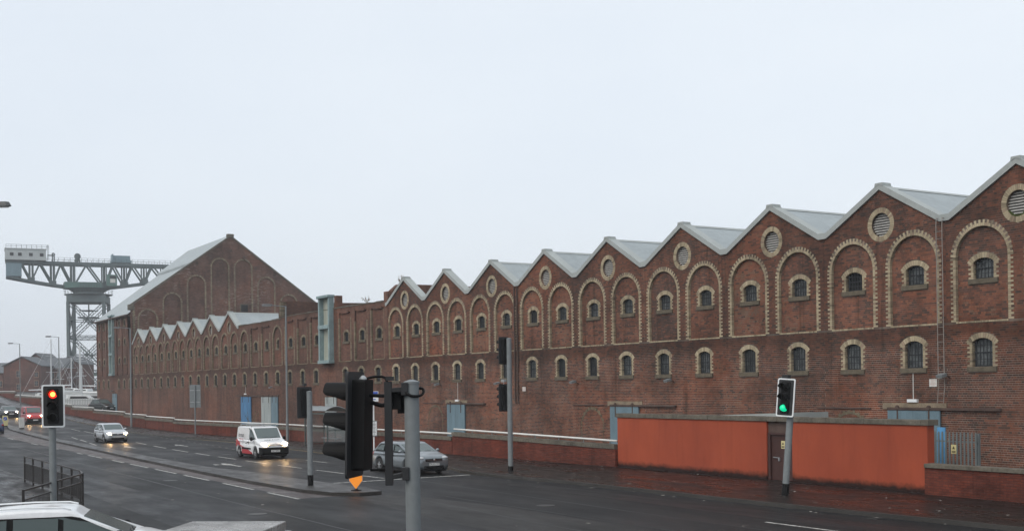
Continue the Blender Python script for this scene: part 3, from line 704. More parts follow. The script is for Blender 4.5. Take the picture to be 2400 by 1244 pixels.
NEAR = thing('brick_warehouse', 'long red brick warehouse with a row of gables above the orange wall', 'warehouse', (mX(4), FY, 0))
ks = list(range(-1, 9)); bays = [k+d for k in ks for d in (-0.25, 0.25)]
wall = MB(); brk = MB(); brkp = MB(); q = []
for k in ks:
    xk = mX(k)
    oc = arcpts(xk, 10.346, 0.49, 0, 2*math.pi, 28)[:-1]
    holes = [arch_hole(mX(k-0.25)), arch_hole(mX(k+0.25)), oc]
    wall.poly([(xk-3.2, PB), (xk+3.2, PB), (xk+3.2, ZV), (xk, ZA), (xk-3.2, ZV)], holes, fr(FY))
    for h_ in holes[:2]: reveal(wall, h_, FY, FY+PD)
    reveal(wall, oc, FY, FY+0.27)
    lw = [win_hole(mX(k+d), *WIN_L) for d in (-0.25, 0.25)]
    wall.poly([(xk-3.2, -0.1), (xk+3.2, -0.1), (xk+3.2, PB), (xk-3.2, PB)], lw, fr(FY))
    for h_ in lw: reveal(wall, h_, FY, FY+0.25)
    coping_piece(NEAR, xk, -1); coping_piece(NEAR, xk, 1); coping_cap(NEAR, xk)
    if k <= 6: roof_bay(NEAR, xk)
    oculus(NEAR, xk, q)
    for d in (-0.25, 0.25):
        cx = mX(k+d); uw = win_hole(cx, *WIN_U)
        panelw = MB(); panelw.poly(arch_hole(cx), [uw], fr(FY+PD)); reveal(panelw, uw, FY+PD, FY+PD+0.25); obj('arch_panel', panelw, M['mortar'], NEAR, world=True)
        arch_quoins(q, cx, FY-0.014, FY+PD-0.005); window_quoins(q, cx, *WIN_U, FY+PD-0.016, FY+PD+0.15); window_quoins(q, cx, *WIN_L, FY-0.016, FY+0.15); base_quoins(q, cx, FY-0.02, FY+PD)
        window(NEAR, cx, FY+PD, 'u', *WIN_U, pane=not (k == 1 and d > 0)); window(NEAR, cx, FY, 'l', *WIN_L)
        wb = win_block(cx, *WIN_U)
        def pb_(za, zt, i, cx=cx, wb=wb):
            hw = RI if zt < SPR else math.sqrt(max(RI**2-(zt-SPR)**2, 0)); return [(cx-9, cx-hw), (cx+hw, cx+9)] + wb(za, zt, i)
        lay(brkp, cx-RI, cx+RI, PB+0.01, SPR+RI, FY+PD, pb_, bias=random.uniform(-0.12, 0.14))
    def up_(za, zt, i, k=k, xk=xk):
        out = []
        for d in (-0.25, 0.25):
            cx = mX(k+d)
            if zt < SPR+0.05: hw = RI + (0.235 if i % 2 == 0 else 0.12)
            else: hw = math.sqrt(max((RI+0.19)**2-(za-SPR)**2, 0))
            if hw > 0: out.append((cx-hw, cx+hw))
        r = 0.695**2-((za+zt)/2-10.346)**2
        if r > 0: out.append((xk-math.sqrt(r), xk+math.sqrt(r)))
        if zt > ZV: hw = (ZA-zt)/(ZA-ZV)*3.2; out += [(xk-9, xk-hw), (xk+hw, xk+9)]
        return out
    lay(brk, xk-3.2, xk+3.2, PB, ZA, FY, up_)
    def lo_(za, zt, i, k=k):
        return sum([win_block(mX(k+d), *WIN_L)(za, zt, i) for d in (-0.25, 0.25)], [])
    lay(brk, xk-3.2, xk+3.2, PB-int(PB/CRH)*CRH, PB-0.005, FY, lo_, singles=(lambda a, za: a > -29.4 and a < -27.0 and za > 0.9 and len(SINGLE) < 300))
xr, xl = mX(-1.5), mX(8.5)
for x in (xr, xl):
    wall.add([(x, FY, -0.1), (x, FY+46, -0.1), (x, FY+46, ZV), (x, FY, ZV)], [(0, 1, 2, 3)])
wall.add([(xl, FY+46, -0.1), (xr, FY+46, -0.1), (xr, FY+46, ZV), (xl, FY+46, ZV)], [(0, 1, 2, 3)])
for k in range(-1, 7): xk = mX(k); wall.add([(xk-3.2, FY+46, ZV), (xk+3.2, FY+46, ZV), (xk, FY+46, ZA+0.1)], [(0, 1, 2)])
obj('wall', wall, M['mortar'], NEAR, world=True)
o = obj('bricks', brk, M['brick'], NEAR, world=True, tone=True, normals=False); o['kind'] = 'stuff'
o = obj('panel_bricks', brkp, M['brick_panel'], NEAR, world=True, tone=True, normals=False); o['kind'] = 'stuff'
bm_ = []
for t in range(8):
    mb = MB(); mb.box(0, 0.2345, -0.006, 0.0, 0, CRH-0.0115, (t+0.5)/8); me = mb.mesh('brick', tone=True); fix(me); me.materials.append(M['brick']); bm_.append(me)
for a, yy, za, t in SINGLE:
    o = obj('brick', bm_[min(7, int(t*8))], None, NEAR, world=True); o.location = (a, FY, za)
# roofless cross wall behind the last gables
mb = MB(); mb.prism([(FY+0.3, 9.0), (FY+14, 9.0), (FY+14, 11.5), (FY+9, 11.72), (FY+6, 11.82), (FY+0.9, 11.76), (FY+0.6, 11.5), (FY+0.35, 11.3), (FY+0.3, 10.6)], lambda y, z: (mX(8.5)-0.25, y, z), lambda y, z: (mX(8.5)+0.35, y, z))
obj('cross_wall', mb, M['wall_side'], NEAR, world=True)
mb = MB(); mb.box(mX(8.5)-0.3, mX(8.5)+0.4, FY-0.05, FY+0.3, PB, 11.2); obj('end_pier', mb, M['wall_far'], NEAR, world=True)
# doors, lintels, rails, lamps
def slide_door(parent, x0, x1, ztop, mt, lint=True, rail_to=None, y=FY):
    d = MB(); n = 4
    for i in range(n): a = x0+(x1-x0)*i/n; d.box(a+0.004, a+(x1-x0)/n-0.004, y-0.12, y-0.05, 0.05, ztop)
    o = obj('door', d, mt, parent, world=True)
    for f in (0.2, 0.8):
        h = MB(); x = x0+(x1-x0)*f; h.box(x-0.03, x+0.03, y-0.145, y-0.11, ztop-0.55, ztop+0.10); h.lathe([(0.0, -0.03), (0.09, -0.03), (0.09, 0.03), (0.0, 0.03)], 12, (x, y-0.14, ztop+0.12), 'Y'); obj('hanger', h, M['rust'], o)
    if lint:
        l = MB(); l.box(x0-0.3, x1+0.25, y-0.06, y+0.1, ztop+0.05, ztop+0.30); obj('lintel', l, M['lintel'], parent, world=True)
    if rail_to is not None:
        r = MB(); r.box(min(x0, rail_to), max(x1, rail_to), y-0.15, y-0.02, ztop+0.02, ztop+0.12); obj('door_rail', r, M['rust'], parent, world=True)
slide_door(NEAR, -33.69, -31.1, 2.75, M['door_blue'], rail_to=-28.4)
slide_door(NEAR, -53.05, -50.48, 2.74, M['door_blue'], rail_to=-47.4)
slide_door(NEAR, -72.15, -69.65, 2.74, M['door_blue'], rail_to=-66.9)
qb = []
for cx in (-74.07, -54.9, -35.8):
    ring_quoins(qb, cx, 1.55, 1.02, 0.35, math.pi-0.35, 20, FY-0.02, FY+0.01, 0.17, 0.10); jamb_quoins(qb, cx, 1.03, 0.3, 1.9, FY-0.018, FY+0.01, 0.12, 0.05)
    r = MB(); r.box(cx-1.9, cx+1.15, FY-0.05, FY+0.02, 2.78, 2.84); obj('iron_lintel', r, M['rust'], NEAR, world=True)
emit_quoins(q, NEAR, single=300, mt='quoin'); emit_quoins(qb, NEAR, mt='quoin_old')
def wall_lamp(parent, x, z, y=FY):
    a = MB(); a.tube([(x+0.1, y+0.01, z-0.12), (x+0.1, y-0.18, z-0.02), (x, y-0.30, z)], 0.022, 6)
    o = obj('wall_lamp', a, M['rust'], parent, world=True)
    b = MB(); b.cbox((x-0.02, y-0.36, z), 0.30, 0.30, 0.11, Matrix.Rotation(0.25, 3, 'X')); obj('lamp_head', b, M['galv'], o)
    c_ = MB(); c_.cbox((x-0.02, y-0.365, z-0.06), 0.24, 0.24, 0.02, Matrix.Rotation(0.25, 3, 'X')); obj('lamp_glass', c_, M['sign_w'], o)
for x in (-73.18, -64.9, -56.3, -47.66, -39.3, -30.78): wall_lamp(NEAR, x, 4.12)
def bulkhead(parent, x, z0, z1, y=FY):
    a = MB(); a.tube([(x, y-0.02, z0), (x, y-0.02, z1)], 0.018, 6); o = obj('conduit', a, M['sign_w'], parent, world=True)
    b = MB(); b.box(x-0.24, x+0.24, y-0.12, y, z0-0.12, z0); obj('bulkhead_light', b, M['whitep'], o)
bulkhead(NEAR, -32.45, 3.2, 4.3); bulkhead(NEAR, -70.74, 3.07, 4.3)
def plate(parent, x, z, w, h, y=FY, lines=5):
    a = MB(); a.box(x-w/2, x+w/2, y-0.035, y-0.015, z-h/2, z+h/2); o = obj('sign_plate', a, M['sign_w'], parent, world=True)
    t = MB()
    for i in range(lines):
        zz = z+h/2-h*(i+1)/(lines+1); ww = w*random.uniform(0.5, 0.85); t.box(x-ww/2, x+ww/2, y-0.0365, y-0.034, zz-0.006, zz+0.006)
    lt_ = obj('lettering', t, M['lettering'], o); lt_['kind'] = 'stuff'
plate(NEAR, -31.47, 3.84, 0.36, 0.30); plate(NEAR, -62.15, 3.74, 0.36, 0.26)
dp = MB()
for x in (-63.1, -62.78): dp.tube([(x, FY-0.09, 10.1), (x, FY-0.09, 3.0), (x+0.12, FY-0.12, 2.85)], 0.045, 8)
for z in (9, 7, 5.2, 3.5): dp.box(-63.2, -62.68, FY-0.1, FY, z-0.03, z+0.03)
obj('downpipe', dp, M['rust'], NEAR, world=True)
lad = MB()
for x in (-31.08, -30.80):
    lad.tube([(x, FY-0.05, 10.2), (x, FY-0.2, 10.22), (x, FY-0.22, 9.9), (x, FY-0.2, 4.3), (x+(0.04 if x < -31 else 0.05), FY-0.24, 3.7), (x-0.06, FY-0.2, 3.05)], 0.017, 6)
obj_l = obj('ladder', lad, M['ladder'], NEAR, world=True)
z = 9.7
while z > 3.1:
    r = MB(); r.bar((-31.08, FY-0.2, z), (-30.80, FY-0.2, z), 0.016); obj('rung', r, M['ladder'], obj_l); z -= 0.285
ms = MB()
for i in range(60):
    a = random.uniform(3.7, 5.7); rr = 0.47; x = mX(0)+rr*math.cos(a); z = 10.346+rr*math.sin(a); s = random.uniform(0.02, 0.05); ms.cbox((x, FY+random.uniform(0, 0.08), z+s/2), s*2, s, s, Matrix.Rotation(a, 3, 'Y'))
obj('moss', ms, M['moss'], NEAR, world=True)

# ------------------------------------------------------------------ roofless middle block
MID = thing('roofless_block', 'roofless brick warehouse block with a tall pale blue hoist door', 'warehouse', (mX(11.2), FY, 0))
mtop = [(-82.6, 10.48), (-85, 10.53), (-92, 10.54), (-98.3, 10.56), (-103.3, 10.54), (-105, 10.47), (-105.05, 10.42), (-108.5, 10.36), (-113, 10.36), (-117.2, 10.36)]
w2 = MB(); p2 = MB(); q2 = []; hoist_m = 10.25
for j in range(11):
    m = 8.75+0.5*j; cx = mX(m); xa, xb = cx-1.6, cx+1.6
    if j == 0: xb = mX(8.5)
    zt = interp(cx, mtop); za, zb = interp(xa, mtop), interp(xb, mtop)
    lwh = win_hole(cx, *WIN_L); is_h = abs(m-hoist_m) < 0.01
    w2.poly([(xa, -0.1), (xb, -0.1), (xb, PB), (xa, PB)], [] if is_h else [lwh], fr(FY))
    if not is_h:
        reveal(w2, lwh, FY, FY+0.25); window(MID, cx, FY, 'l', *WIN_L, pane=(j % 3 != 1)); window_quoins(q2, cx, *WIN_L, FY-0.016, FY+0.15)
    arched = abs(m-12.25) < 0.01 or abs(m-13.75) < 0.01
    hole = arch_hole(cx) if arched else [(cx-RI, PB), (cx+RI, PB), (cx+RI, zt-0.42), (cx-RI, zt-0.42)]
    if is_h: w2.poly([(xa, PB), (xb, PB), (xb, zb), (xa, za)], [], fr(FY)); continue
    w2.poly([(xa, PB), (xb, PB), (xb, zb), (xa, za)], [hole], fr(FY)); reveal(w2, hole, FY, FY+PD)
    uw = win_hole(cx, *WIN_U); p2 = MB(); p2.poly(hole, [uw], fr(FY+PD)); reveal(p2, uw, FY+PD, FY+PD+0.25); obj('recessed_panel', p2, M['wall_panel'], MID, world=True)
    window(MID, cx, FY+PD, 'u', *WIN_U, pane=False); window_quoins(q2, cx, *WIN_U, FY+PD-0.016, FY+PD+0.15); base_quoins(q2, cx, FY-0.02, FY+PD)
    if arched: arch_quoins(q2, cx, FY-0.014, FY+PD-0.005)
    else:
        jamb_quoins(q2, cx, RI, PB, PB+CRH*int((random.uniform(9.3, zt-0.5)-PB)/CRH), FY-0.014, FY+PD-0.005)
        cb = MB(); cb.box(cx-0.75, cx+0.75, FY-0.02, FY+PD, zt-0.50, zt-0.32); obj('corbel', cb, M['wall_far'], MID, world=True)
xl2 = mX(14)
w2.add([(xl2, FY, 9), (xl2, FY+14, 9), (xl2, FY+14, 10), (xl2, FY, 10.3)], [(0, 1, 2, 3)])
for xa in (-82.7, -117.2): pass
obj('wall', w2, M['wall_far'], MID, world=True); emit_quoins(q2, MID)
back = MB(); back.prism([(x, z-0.03) for x, z in mtop] + [(-117.2, 8), (-82.6, 8)], fr(FY+0.5), fr(FY+0.55)); obj('wall_back', back, M['wall_far'], MID, world=True)
tp = MB()
for (a, za), (b, zb) in zip(mtop, mtop[1:]):
    x = a
    n = max(1, int(abs(b-a)/0.9))
    for i in range(n):
        xa = a+(b-a)*i/n; xb = a+(b-a)*(i+1)/n; z_ = za+(zb-za)*(i+.5)/n
        tp.box(min(xa, xb)+0.01, max(xa, xb)-0.01, FY-0.05, FY+0.58, z_-0.02, z_+random.uniform(0.03, 0.09), random.random())
obj('parapet_course', tp, M['stone'], MID, world=True)
cw = MB(); cw.prism([(FY+0.02, 6), (FY+22, 6), (FY+22, 11.95), (FY+11, 12.0), (FY+8.6, 12.08), (FY+4, 12.0), (FY+1.9, 12.05), (FY+1.3, 12.1), (FY+0.02, 12.0)], lambda y, z: (-105.6, y, z), lambda y, z: (-105.0, y, z))
obj('cross_wall', cw, M['wall_side'], MID, world=True)
st = MB()
for i in range(14):
    st.box(-105.05-(0.1 if i % 2 else 0.25), -104.92, FY-0.03, FY+0.25+(0.3 if i % 2 else 0), 10.6+i*0.1, 10.69+i*0.1, random.random())
o = obj('quoin_bricks', st, M['quoin_old'], MID, world=True, tone=True); o['kind'] = 'stuff'
def hoist(parent, x0, x1, zb, zt, mids, y=FY, out=0.42):
    f = MB()
    for x in (x0, x1-0.28): f.box(x, x+0.28, y-out, y+0.05, zb, zt-0.2)
    f.box(x0-0.12, x1+0.06, y-out-0.12, y+0.1, zt-0.22, zt); f.box(x0-0.05, x1+0.05, y-out-0.08, y+0.02, zb, zb+0.28)
    for z in mids: f.box(x0-0.02, x1+0.02, y-out-0.04, y+0.02, z-0.16, z+0.16)
    o = obj('hoist_frame', f, M['hoist'], parent, world=True, bevel=0.02)
    zs = [zb+0.28] + [z for m_ in mids for z in (m_-0.16, m_+0.16)] + [zt-0.22]
    for a, b in zip(zs[::2], zs[1::2]):
        w_ = (x1-x0-0.56)/2
        for i in range(2):
            d = MB(); xa = x0+0.28+w_*i; d.box(xa+0.008, xa+w_-0.008, y-0.03, y+0.0, a+0.005, b-0.005); obj('hoist_door', d, M['hoist_door'], o)
hoist(MID, -94.75, -92.35, 6.02, 11.72, [9.08])
mb = MB(); mb.box(-92.3, -91.85, FY+0.05, FY+0.6, 10.4, 11.62); obj('pier_stub', mb, M['wall_far'], MID, world=True)
for x0, x1, mt in ((-116.55, -113.5, 'door_bright'), (-110.4, -107.7, 'door_pale'), (-107.6, -105.85, 'door_blue'), (-94.2, -91.8, 'door_pale')): slide_door(MID, x0, x1, 3.2, M[mt], lint=False)
r = MB(); r.box(-118.3, -105.7, FY-0.1, FY+0.02, 3.26, 3.38); obj('door_rail', r, M['rust'], MID, world=True)
wall_lamp(MID, -107.0, 4.12); bulkhead(MID, -115.27, 3.56, 4.2)

# ------------------------------------------------------------------ far row of gables
FAR = thing('brick_warehouse', 'far brick warehouse with seven small gables below the tall gabled building', 'warehouse', (mX(17.5), FY, 0))
w3 = MB(); p3 = MB(); q3 = []
for i in range(7):
    m = 14.5+i; xk = mX(m); oc = arcpts(xk, 10.346, 0.49, 0, 2*math.pi, 16)[:-1]
    holes = [arch_hole(mX(m-0.25)), arch_hole(mX(m+0.25)), oc]
    w3.poly([(xk-3.2, PB), (xk+3.2, PB), (xk+3.2, ZV), (xk, ZA), (xk-3.2, ZV)], holes, fr(FY)); 
    for h_ in holes[:2]: reveal(w3, h_, FY, FY+PD)
    reveal(w3, oc, FY, FY+0.27)
    lw = [win_hole(mX(m+d), *WIN_L) for d in (-0.25, 0.25)]
    w3.poly([(xk-3.2, -0.1), (xk+3.2, -0.1), (xk+3.2, PB), (xk-3.2, PB)], lw, fr(FY))
    for h_ in lw: reveal(w3, h_, FY, FY+0.25)
    coping_piece(FAR, xk, -1); coping_piece(FAR, xk, 1); coping_cap(FAR, xk); roof_bay(FAR, xk, 28); oculus(FAR, xk, q3)
    for d in (-0.25, 0.25):
        cx = mX(m+d); uw = win_hole(cx, *WIN_U); p3 = MB(); p3.poly(arch_hole(cx), [uw], fr(FY+PD)); reveal(p3, uw, FY+PD, FY+PD+0.25); obj('arch_panel', p3, M['wall_panel'], FAR, world=True)
        arch_quoins(q3, cx, FY-0.014, FY+PD-0.005); window_quoins(q3, cx, *WIN_U, FY+PD-0.016, FY+PD+0.15); window_quoins(q3, cx, *WIN_L, FY-0.016, FY+0.15); base_quoins(q3, cx, FY-0.02, FY+PD)
        window(FAR, cx, FY+PD, 'u', *WIN_U, pane=False); window(FAR, cx, FY, 'l', *WIN_L, pane=False)
obj('wall', w3, M['wall_far'], FAR, world=True); emit_quoins(q3, FAR)

# ------------------------------------------------------------------ tall gabled warehouse
TALL = thing('gabled_warehouse', 'tall brick warehouse with blind arches in its wide gable', 'warehouse', (-173, FY, 0))
TX0, TX1 = -163.0, mX(24.5); YR, ZR = 52.0, 25.3; YE = 65.85; EZ = 15.3; sl = (ZR-EZ)/(YR-FY)
gx_ = lambda x: (lambda y, z: (x, y, z))
wg = MB(); pg = MB(); q4 = []
outer = [(FY, 0), (YE, 0), (YE, EZ), (YR, ZR), (FY, EZ)]
ar = []
for i in range(8):
    yc = 40.45+3.335*i; crown = min(15.06+2.44*i, 15.06+2.44*(7-i)) if i > 3 else 15.06+2.44*i
    crown = [15.06, 17.38, 19.91, 22.39, 22.37, 20.0, 17.6, 15.1][i]; zs = crown-1.4+0.0
    ar.append(([(yc-1.17, 7.0), (yc+1.17, 7.0)] + arcpts(yc, crown-0.23-1.17, 1.17, 0, math.pi, 16), yc, crown-0.23-1.17))
wg.poly(outer, [a[0] for a in ar], gx_(TX0))
for h_, yc, zs in ar:
    reveal(wg, h_, TX0, TX0-PD, fn=gx_); pg = MB(); pg.poly(h_, [], gx_(TX0-PD)); obj('blind_arch', pg, M['wall_gable'], TALL, world=True)
    nz = int((zs-10)/CRH); jamb_quoins(q4, yc, 1.17, zs-nz*CRH, zs, TX0+0.014, TX0-PD+0.01, fn=gx_); ring_quoins(q4, yc, zs, 1.17, 0, math.pi, 40, TX0+0.014, TX0-PD+0.01, 0.235, 0.12, fn=gx_)
nz = int((EZ-8)/(2*CRH)); jamb_quoins(q4, FY+0.45, 0.0, 8, 8+nz*2*CRH, TX0+0.02, TX0-0.05, 0.2, 0.1, fn=gx_, course=2*CRH)
obj('wall', wg, M['wall_gable'], TALL, world=True)
cpg = MB()
for (ya, za), (yb, zb) in (((FY-0.1, EZ-0.05), (YR, ZR)), ((YR, ZR), (YE+0.1, EZ-0.05))):
    n = 16
    for i in range(n):
        y0_, y1_ = ya+(yb-ya)*(i+0.02)/n, ya+(yb-ya)*(i+0.98)/n; z0_, z1_ = za+(zb-za)*(i+0.02)/n, za+(zb-za)*(i+0.98)/n
        cpg.prism([(y0_, z0_), (y1_, z1_), (y1_, z1_+0.26), (y0_, z0_+0.26)], gx_(TX0+0.10), gx_(TX0-0.5))
cpg.box(TX0-0.55, TX0+0.14, YR-0.45, YR+0.45, ZR+0.0, ZR+0.42); cpg.box(TX0-0.5, TX0+0.12, FY-0.25, FY+0.5, EZ-0.5, EZ+0.25)
obj('gable_coping', cpg, M['stone'], TALL, world=True)
v = MB(); v.box(TX0-0.3, TX0+0.03, 53.35, 54.35, 14.9, 15.85); o = obj('window', v, M['dark'], TALL, world=True)
v = MB(); v.box(TX0-0.02, TX0+0.08, 53.25, 53.38, 14.8, 15.95); v.box(TX0-0.02, TX0+0.08, 53.25, 55.1, 15.86, 15.98); obj('window_frame', v, M['sill'], o)
rb = MB()
for y, z in ((47.2, 22.0), (49.0, 23.2), (52.0, 24.0), (53.9, 23.1), (55.6, 21.7)): rb.lathe([(0.0, 0), (0.22, 0), (0.22, 0.06), (0, 0.06)], 10, (TX0, y, z-0.6), 'X')
obj('tie_plate', rb, M['rust'], TALL, world=True)
ws = MB(); ps = MB()
ROWS = [(13.0, 13.72), (10.37, 11.16), (7.82, 8.6), (4.5, 5.52)]
for j in range(7):
    m = 21.28+0.5*j; cx = mX(m); xa, xb = cx-1.6, cx+1.6
    if j == 0: xb = TX0
    if j == 6: xa = TX1
    ish = j == 3
    lwh = win_hole(cx, 4.435, 5.52)
    ws.poly([(xa, -0.1), (xb, -0.1), (xb, PB), (xa, PB)], [] if ish else [lwh], fr(FY))
    if ish: ws.poly([(xa, PB), (xb, PB), (xb, 14.3), (xa, 14.3)], [], fr(FY)); continue
    reveal(ws, lwh, FY, FY+0.25); window(TALL, cx, FY, 'l', 4.435, 5.52, pane=False); window_quoins(q4, cx, 4.435, 5.52, FY-0.016, FY+0.15)
    hole = [(cx-RI, PB), (cx+RI, PB), (cx+RI, 13.95), (cx-RI, 13.95)]
    ws.poly([(xa, PB), (xb, PB), (xb, 14.3), (xa, 14.3)], [hole], fr(FY)); reveal(ws, hole, FY, FY+PD)
    wh = [win_hole(cx, a, a+0.79) for a in (12.95, 10.37, 7.8)]
    ps = MB(); ps.poly(hole, wh, fr(FY+PD))
    for a, h_ in zip((12.95, 10.37, 7.8), wh):
        reveal(ps, h_, FY+PD, FY+PD+0.25); window(TALL, cx, FY+PD, 'u', a, a+0.79, pane=False); window_quoins(q4, cx, a, a+0.79, FY+PD-0.016, FY+PD+0.15)
    obj('pilaster_panel', ps, M['wall_far'], TALL, world=True)
ws.add([(TX1, FY, 0), (TX1, YE, 0), (TX1, YE, 14.2), (TX1, YR, ZR-0.35), (TX1, FY, 14.2)], [(0, 1, 2, 3, 4)]); ws.add([(TX0, YE, 0), (TX1, YE, 0), (TX1, YE, 14.3), (TX0, YE, 14.3)], [(0, 1, 2, 3)])
obj('street_wall', ws, M['wall_far'], TALL, world=True); emit_quoins(q4, TALL)
rf = MB()
rf.add([(TX0-0.3, FY-0.35, 14.25), (TX1-0.2, FY-0.35, 14.25), (TX1-0.2, YR, ZR-0.15), (TX0-0.3, YR, ZR-0.15)], [(0, 1, 2, 3)]); rf.add([(TX0-0.3, YE+0.35, 14.25), (TX1-0.2, YE+0.35, 14.25), (TX1-0.2, YR, ZR-0.15), (TX0-0.3, YR, ZR-0.15)], [(0, 1, 2, 3)])
o = obj('roof', rf, M['roof'], TALL, world=True)
gt = MB(); gt.box(TX1-0.3, TX0-0.5, FY-0.45, FY-0.02, 14.1, 14.26); obj('gutter', gt, M['rust'], o)
rv = MB(); nn = Vector((0, -sl, 1)).normalized()
rv.add([(TX0-1.0, 47.3, 21.9), (TX1, 47.3, 21.9), (TX1, YR, ZR+0.3), (TX0-1.0, YR, ZR+0.3), (TX0-1.0, 47.3, 21.6), (TX1, 47.3, 21.6)], [(0, 1, 2, 3), (0, 4, 5, 1)]); obj('ridge_ventilator', rv, M['roof'], o)
hoist(TALL, -174.75, -172.6, 6.15, 14.7, [11.75, 9.15], out=0.35)
slide_door(TALL, -173.9, -171.2, 3.6, M['door_blue'], lint=False); wall_lamp(TALL, -173, 4.0)

# ================================================================== BOUNDARY WALLS
BW = thing('boundary_wall', 'dark red brick boundary wall with stone coping and white pipe rail', 'wall', (-60, B(-60), 0))
SEGS = [(-44.98, -59.55, 1.36, 1.59), (-59.6, -110.3, 1.33, 1.31), (-110.35, -120.3, 1.44, 1.47), (-120.35, -129.5, 1.58, 1.62), (-129.55, -147.6, 1.78, 1.82), (-147.65, -161.9, 2.06, 2.08), (-161.95, -190, 2.35, 2.75), (-190.05, -215, 3.4, 3.6), (-215.05, -300, 4.2, 4.6)]
for a, b, za, zb in SEGS:
    n = max(2, int((a-b)/2)); w = MB(); T = 0.34
    zt = lambda X: za+(zb-za)*(X-a)/(b-a)
    for i in range(n):
        x0, x1 = a+(b-a)*i/n, a+(b-a)*(i+1)/n; y0, y1 = B(x0), B(x1); h0, h1 = zt(x0)-0.42, zt(x1)-0.42; g0, g1 = H(x0), H(x1)
        w.add([(x0, y0, g0), (x1, y1, g1), (x1, y1, h1), (x0, y0, h0), (x0, y0+T, g0), (x1, y1+T, g1), (x1, y1+T, h1), (x0, y0+T, h0)], [(0, 1, 2, 3), (4, 7, 6, 5), (3, 2, 6, 7)] + ([(0, 3, 7, 4)] if i == 0 else []) + ([(1, 5, 6, 2)] if i == n-1 else []))
    seg = obj('wall', w, M['redwall'], BW, world=True)
    x = a
    while x > b+0.05:
        L = random.uniform(0.75, 1.15) if x > -112 else 2.4; x1 = max(x-L, b); s = MB(); y0, y1 = B(x), B(x1); z0, z1 = zt(x)-0.42, zt(x1)-0.42; hh = 0.20+random.uniform(-.012, .012); o_ = 0.05
        s.add([(x-0.006, y0-o_, z0), (x1+0.006, y1-o_, z1), (x1+0.006, y1-o_, z1+hh), (x-0.006, y0-o_, z0+hh), (x-0.006, y0+T+o_, z0), (x1+0.006, y1+T+o_, z1), (x1+0.006, y1+T+o_, z1+hh), (x-0.006, y0+T+o_, z0+hh)], [(0, 1, 2, 3), (4, 7, 6, 5), (3, 2, 6, 7), (0, 4, 5, 1), (0, 3, 7, 4), (1, 5, 6, 2)])
        obj('coping_stone', s, M['stone'], seg); x = x1
    rl = MB(); xs_ = [a-0.02+(b-a+0.04)*i/n for i in range(n+1)]; rl.tube([(x, B(x)+0.12, zt(x)-0.045) for x in xs_], 0.05, 8)
    rail = obj('pipe_rail', rl, M['rail'], seg, smooth=True)
    ps_ = MB(); x = a-0.6
    while x > b: ps_.bar((x, B(x)+0.14, zt(x)-0.25), (x, B(x)+0.14, zt(x)-0.05), 0.04); x -= 2.0
    obj('rail_brackets', ps_, M['galv'], seg)
RW = thing('low_wall', 'low dark red brick wall with stone coping beside the orange wall', 'wall', (-22, 32.4, 0))
w = MB(); w.box(-27.18, -14, 32.42, 32.76, 0.1, 1.02); seg = obj('wall', w, M['redwall'], RW, world=True)
x = -27.16
while x < -14.2:
    L = random.uniform(0.82, 0.95); s = MB(); s.box(x+0.004, x+L-0.004, 32.35, 32.83, 1.02, 1.15+random.uniform(-.008, .008)); obj('coping_stone', s, M['stone'], RW, world=True, bevel=0.01); x += L
# ------------------------------------------------------------------ orange rendered wall with door
OW = thing('orange_wall', 'orange rendered wall with a dark brown metal door in it', 'wall', (-36.4, 32.6, 0))
OX0, OX1, OY, OT = -44.95, -27.22, 32.62, 2.42
DX0, DX1 = -35.0, -33.6
for a, b in ((OX0, DX0), (DX1, OX1)):
    w = MB(); w.box(a, b, OY, OY+0.36, 0.05, OT); obj('wall', w, M['orange'], OW, world=True, bevel=0.015)
w = MB(); w.box(DX0, DX1, OY+0.10, OY+0.34, 1.98, OT); obj('door_lintel', w, M['rust'], OW, world=True)
w = MB(); w.box(DX0, DX0+0.14, OY+0.06, OY+0.3, 0.12, 1.98); w.box(DX1-0.05, DX1, OY+0.06, OY+0.3, 0.12, 1.98); w.box(DX0+0.14, DX1-0.05, OY+0.06, OY+0.3, 1.9, 1.98); obj('door_frame', w, M['brown_door'], OW, world=True)
w = MB(); w.box(DX0+0.145, DX1-0.055, OY+0.14, OY+0.19, 0.13, 1.895); d = obj('door', w, M['brown_door'], OW, world=True)
w = MB(); w.bar((DX0+0.25, OY+0.11, 1.02), (DX0+0.62, OY+0.11, 1.0), 0.03); w.box(DX0+0.55, DX0+0.62, OY+0.08, OY+0.14, 0.88, 1.0); obj('bolt', w, M['alloy'], d)
def danger(parent, x, y, z, wd, hg, mt):
    a = MB(); a.box(x-wd/2, x+wd/2, y-0.012, y, z-hg/2, z+hg/2); o = obj('warning_sign', a, mt, parent, world=True)
    t = MB(); zc = z+hg*0.12; r = wd*0.33
    tri = [(x+r*math.cos(math.pi/2+2.094*k), zc+r*math.sin(math.pi/2+2.094*k)) for k in range(3)]; tri2 = [(x+r*0.62*math.cos(math.pi/2+2.094*k), zc+r*0.62*math.sin(math.pi/2+2.094*k)) for k in range(3)]
    t.prism(tri, fr(y-0.014), fr(y-0.012), holes=[tri2]); t.prism([(x-.01, zc+r*.4), (x+.03, zc+r*.4), (x+0.0, zc+.0), (x+.03, zc), (x-.01, zc-r*.35), (x, zc-.02), (x-.03, zc-.02)], fr(y-0.0142), fr(y-0.012))
    for k in range(2): t.box(x-wd*0.38, x+wd*0.38, y-0.014, y-0.012, z-hg*(0.22+0.13*k)-0.012, z-hg*(0.22+0.13*k)+0.012)
    obj('symbol', t, M['black'], o)
danger(OW, -34.22, OY+0.14, 1.52, 0.20, 0.30, M['sign_y'])
x = OX0-0.06
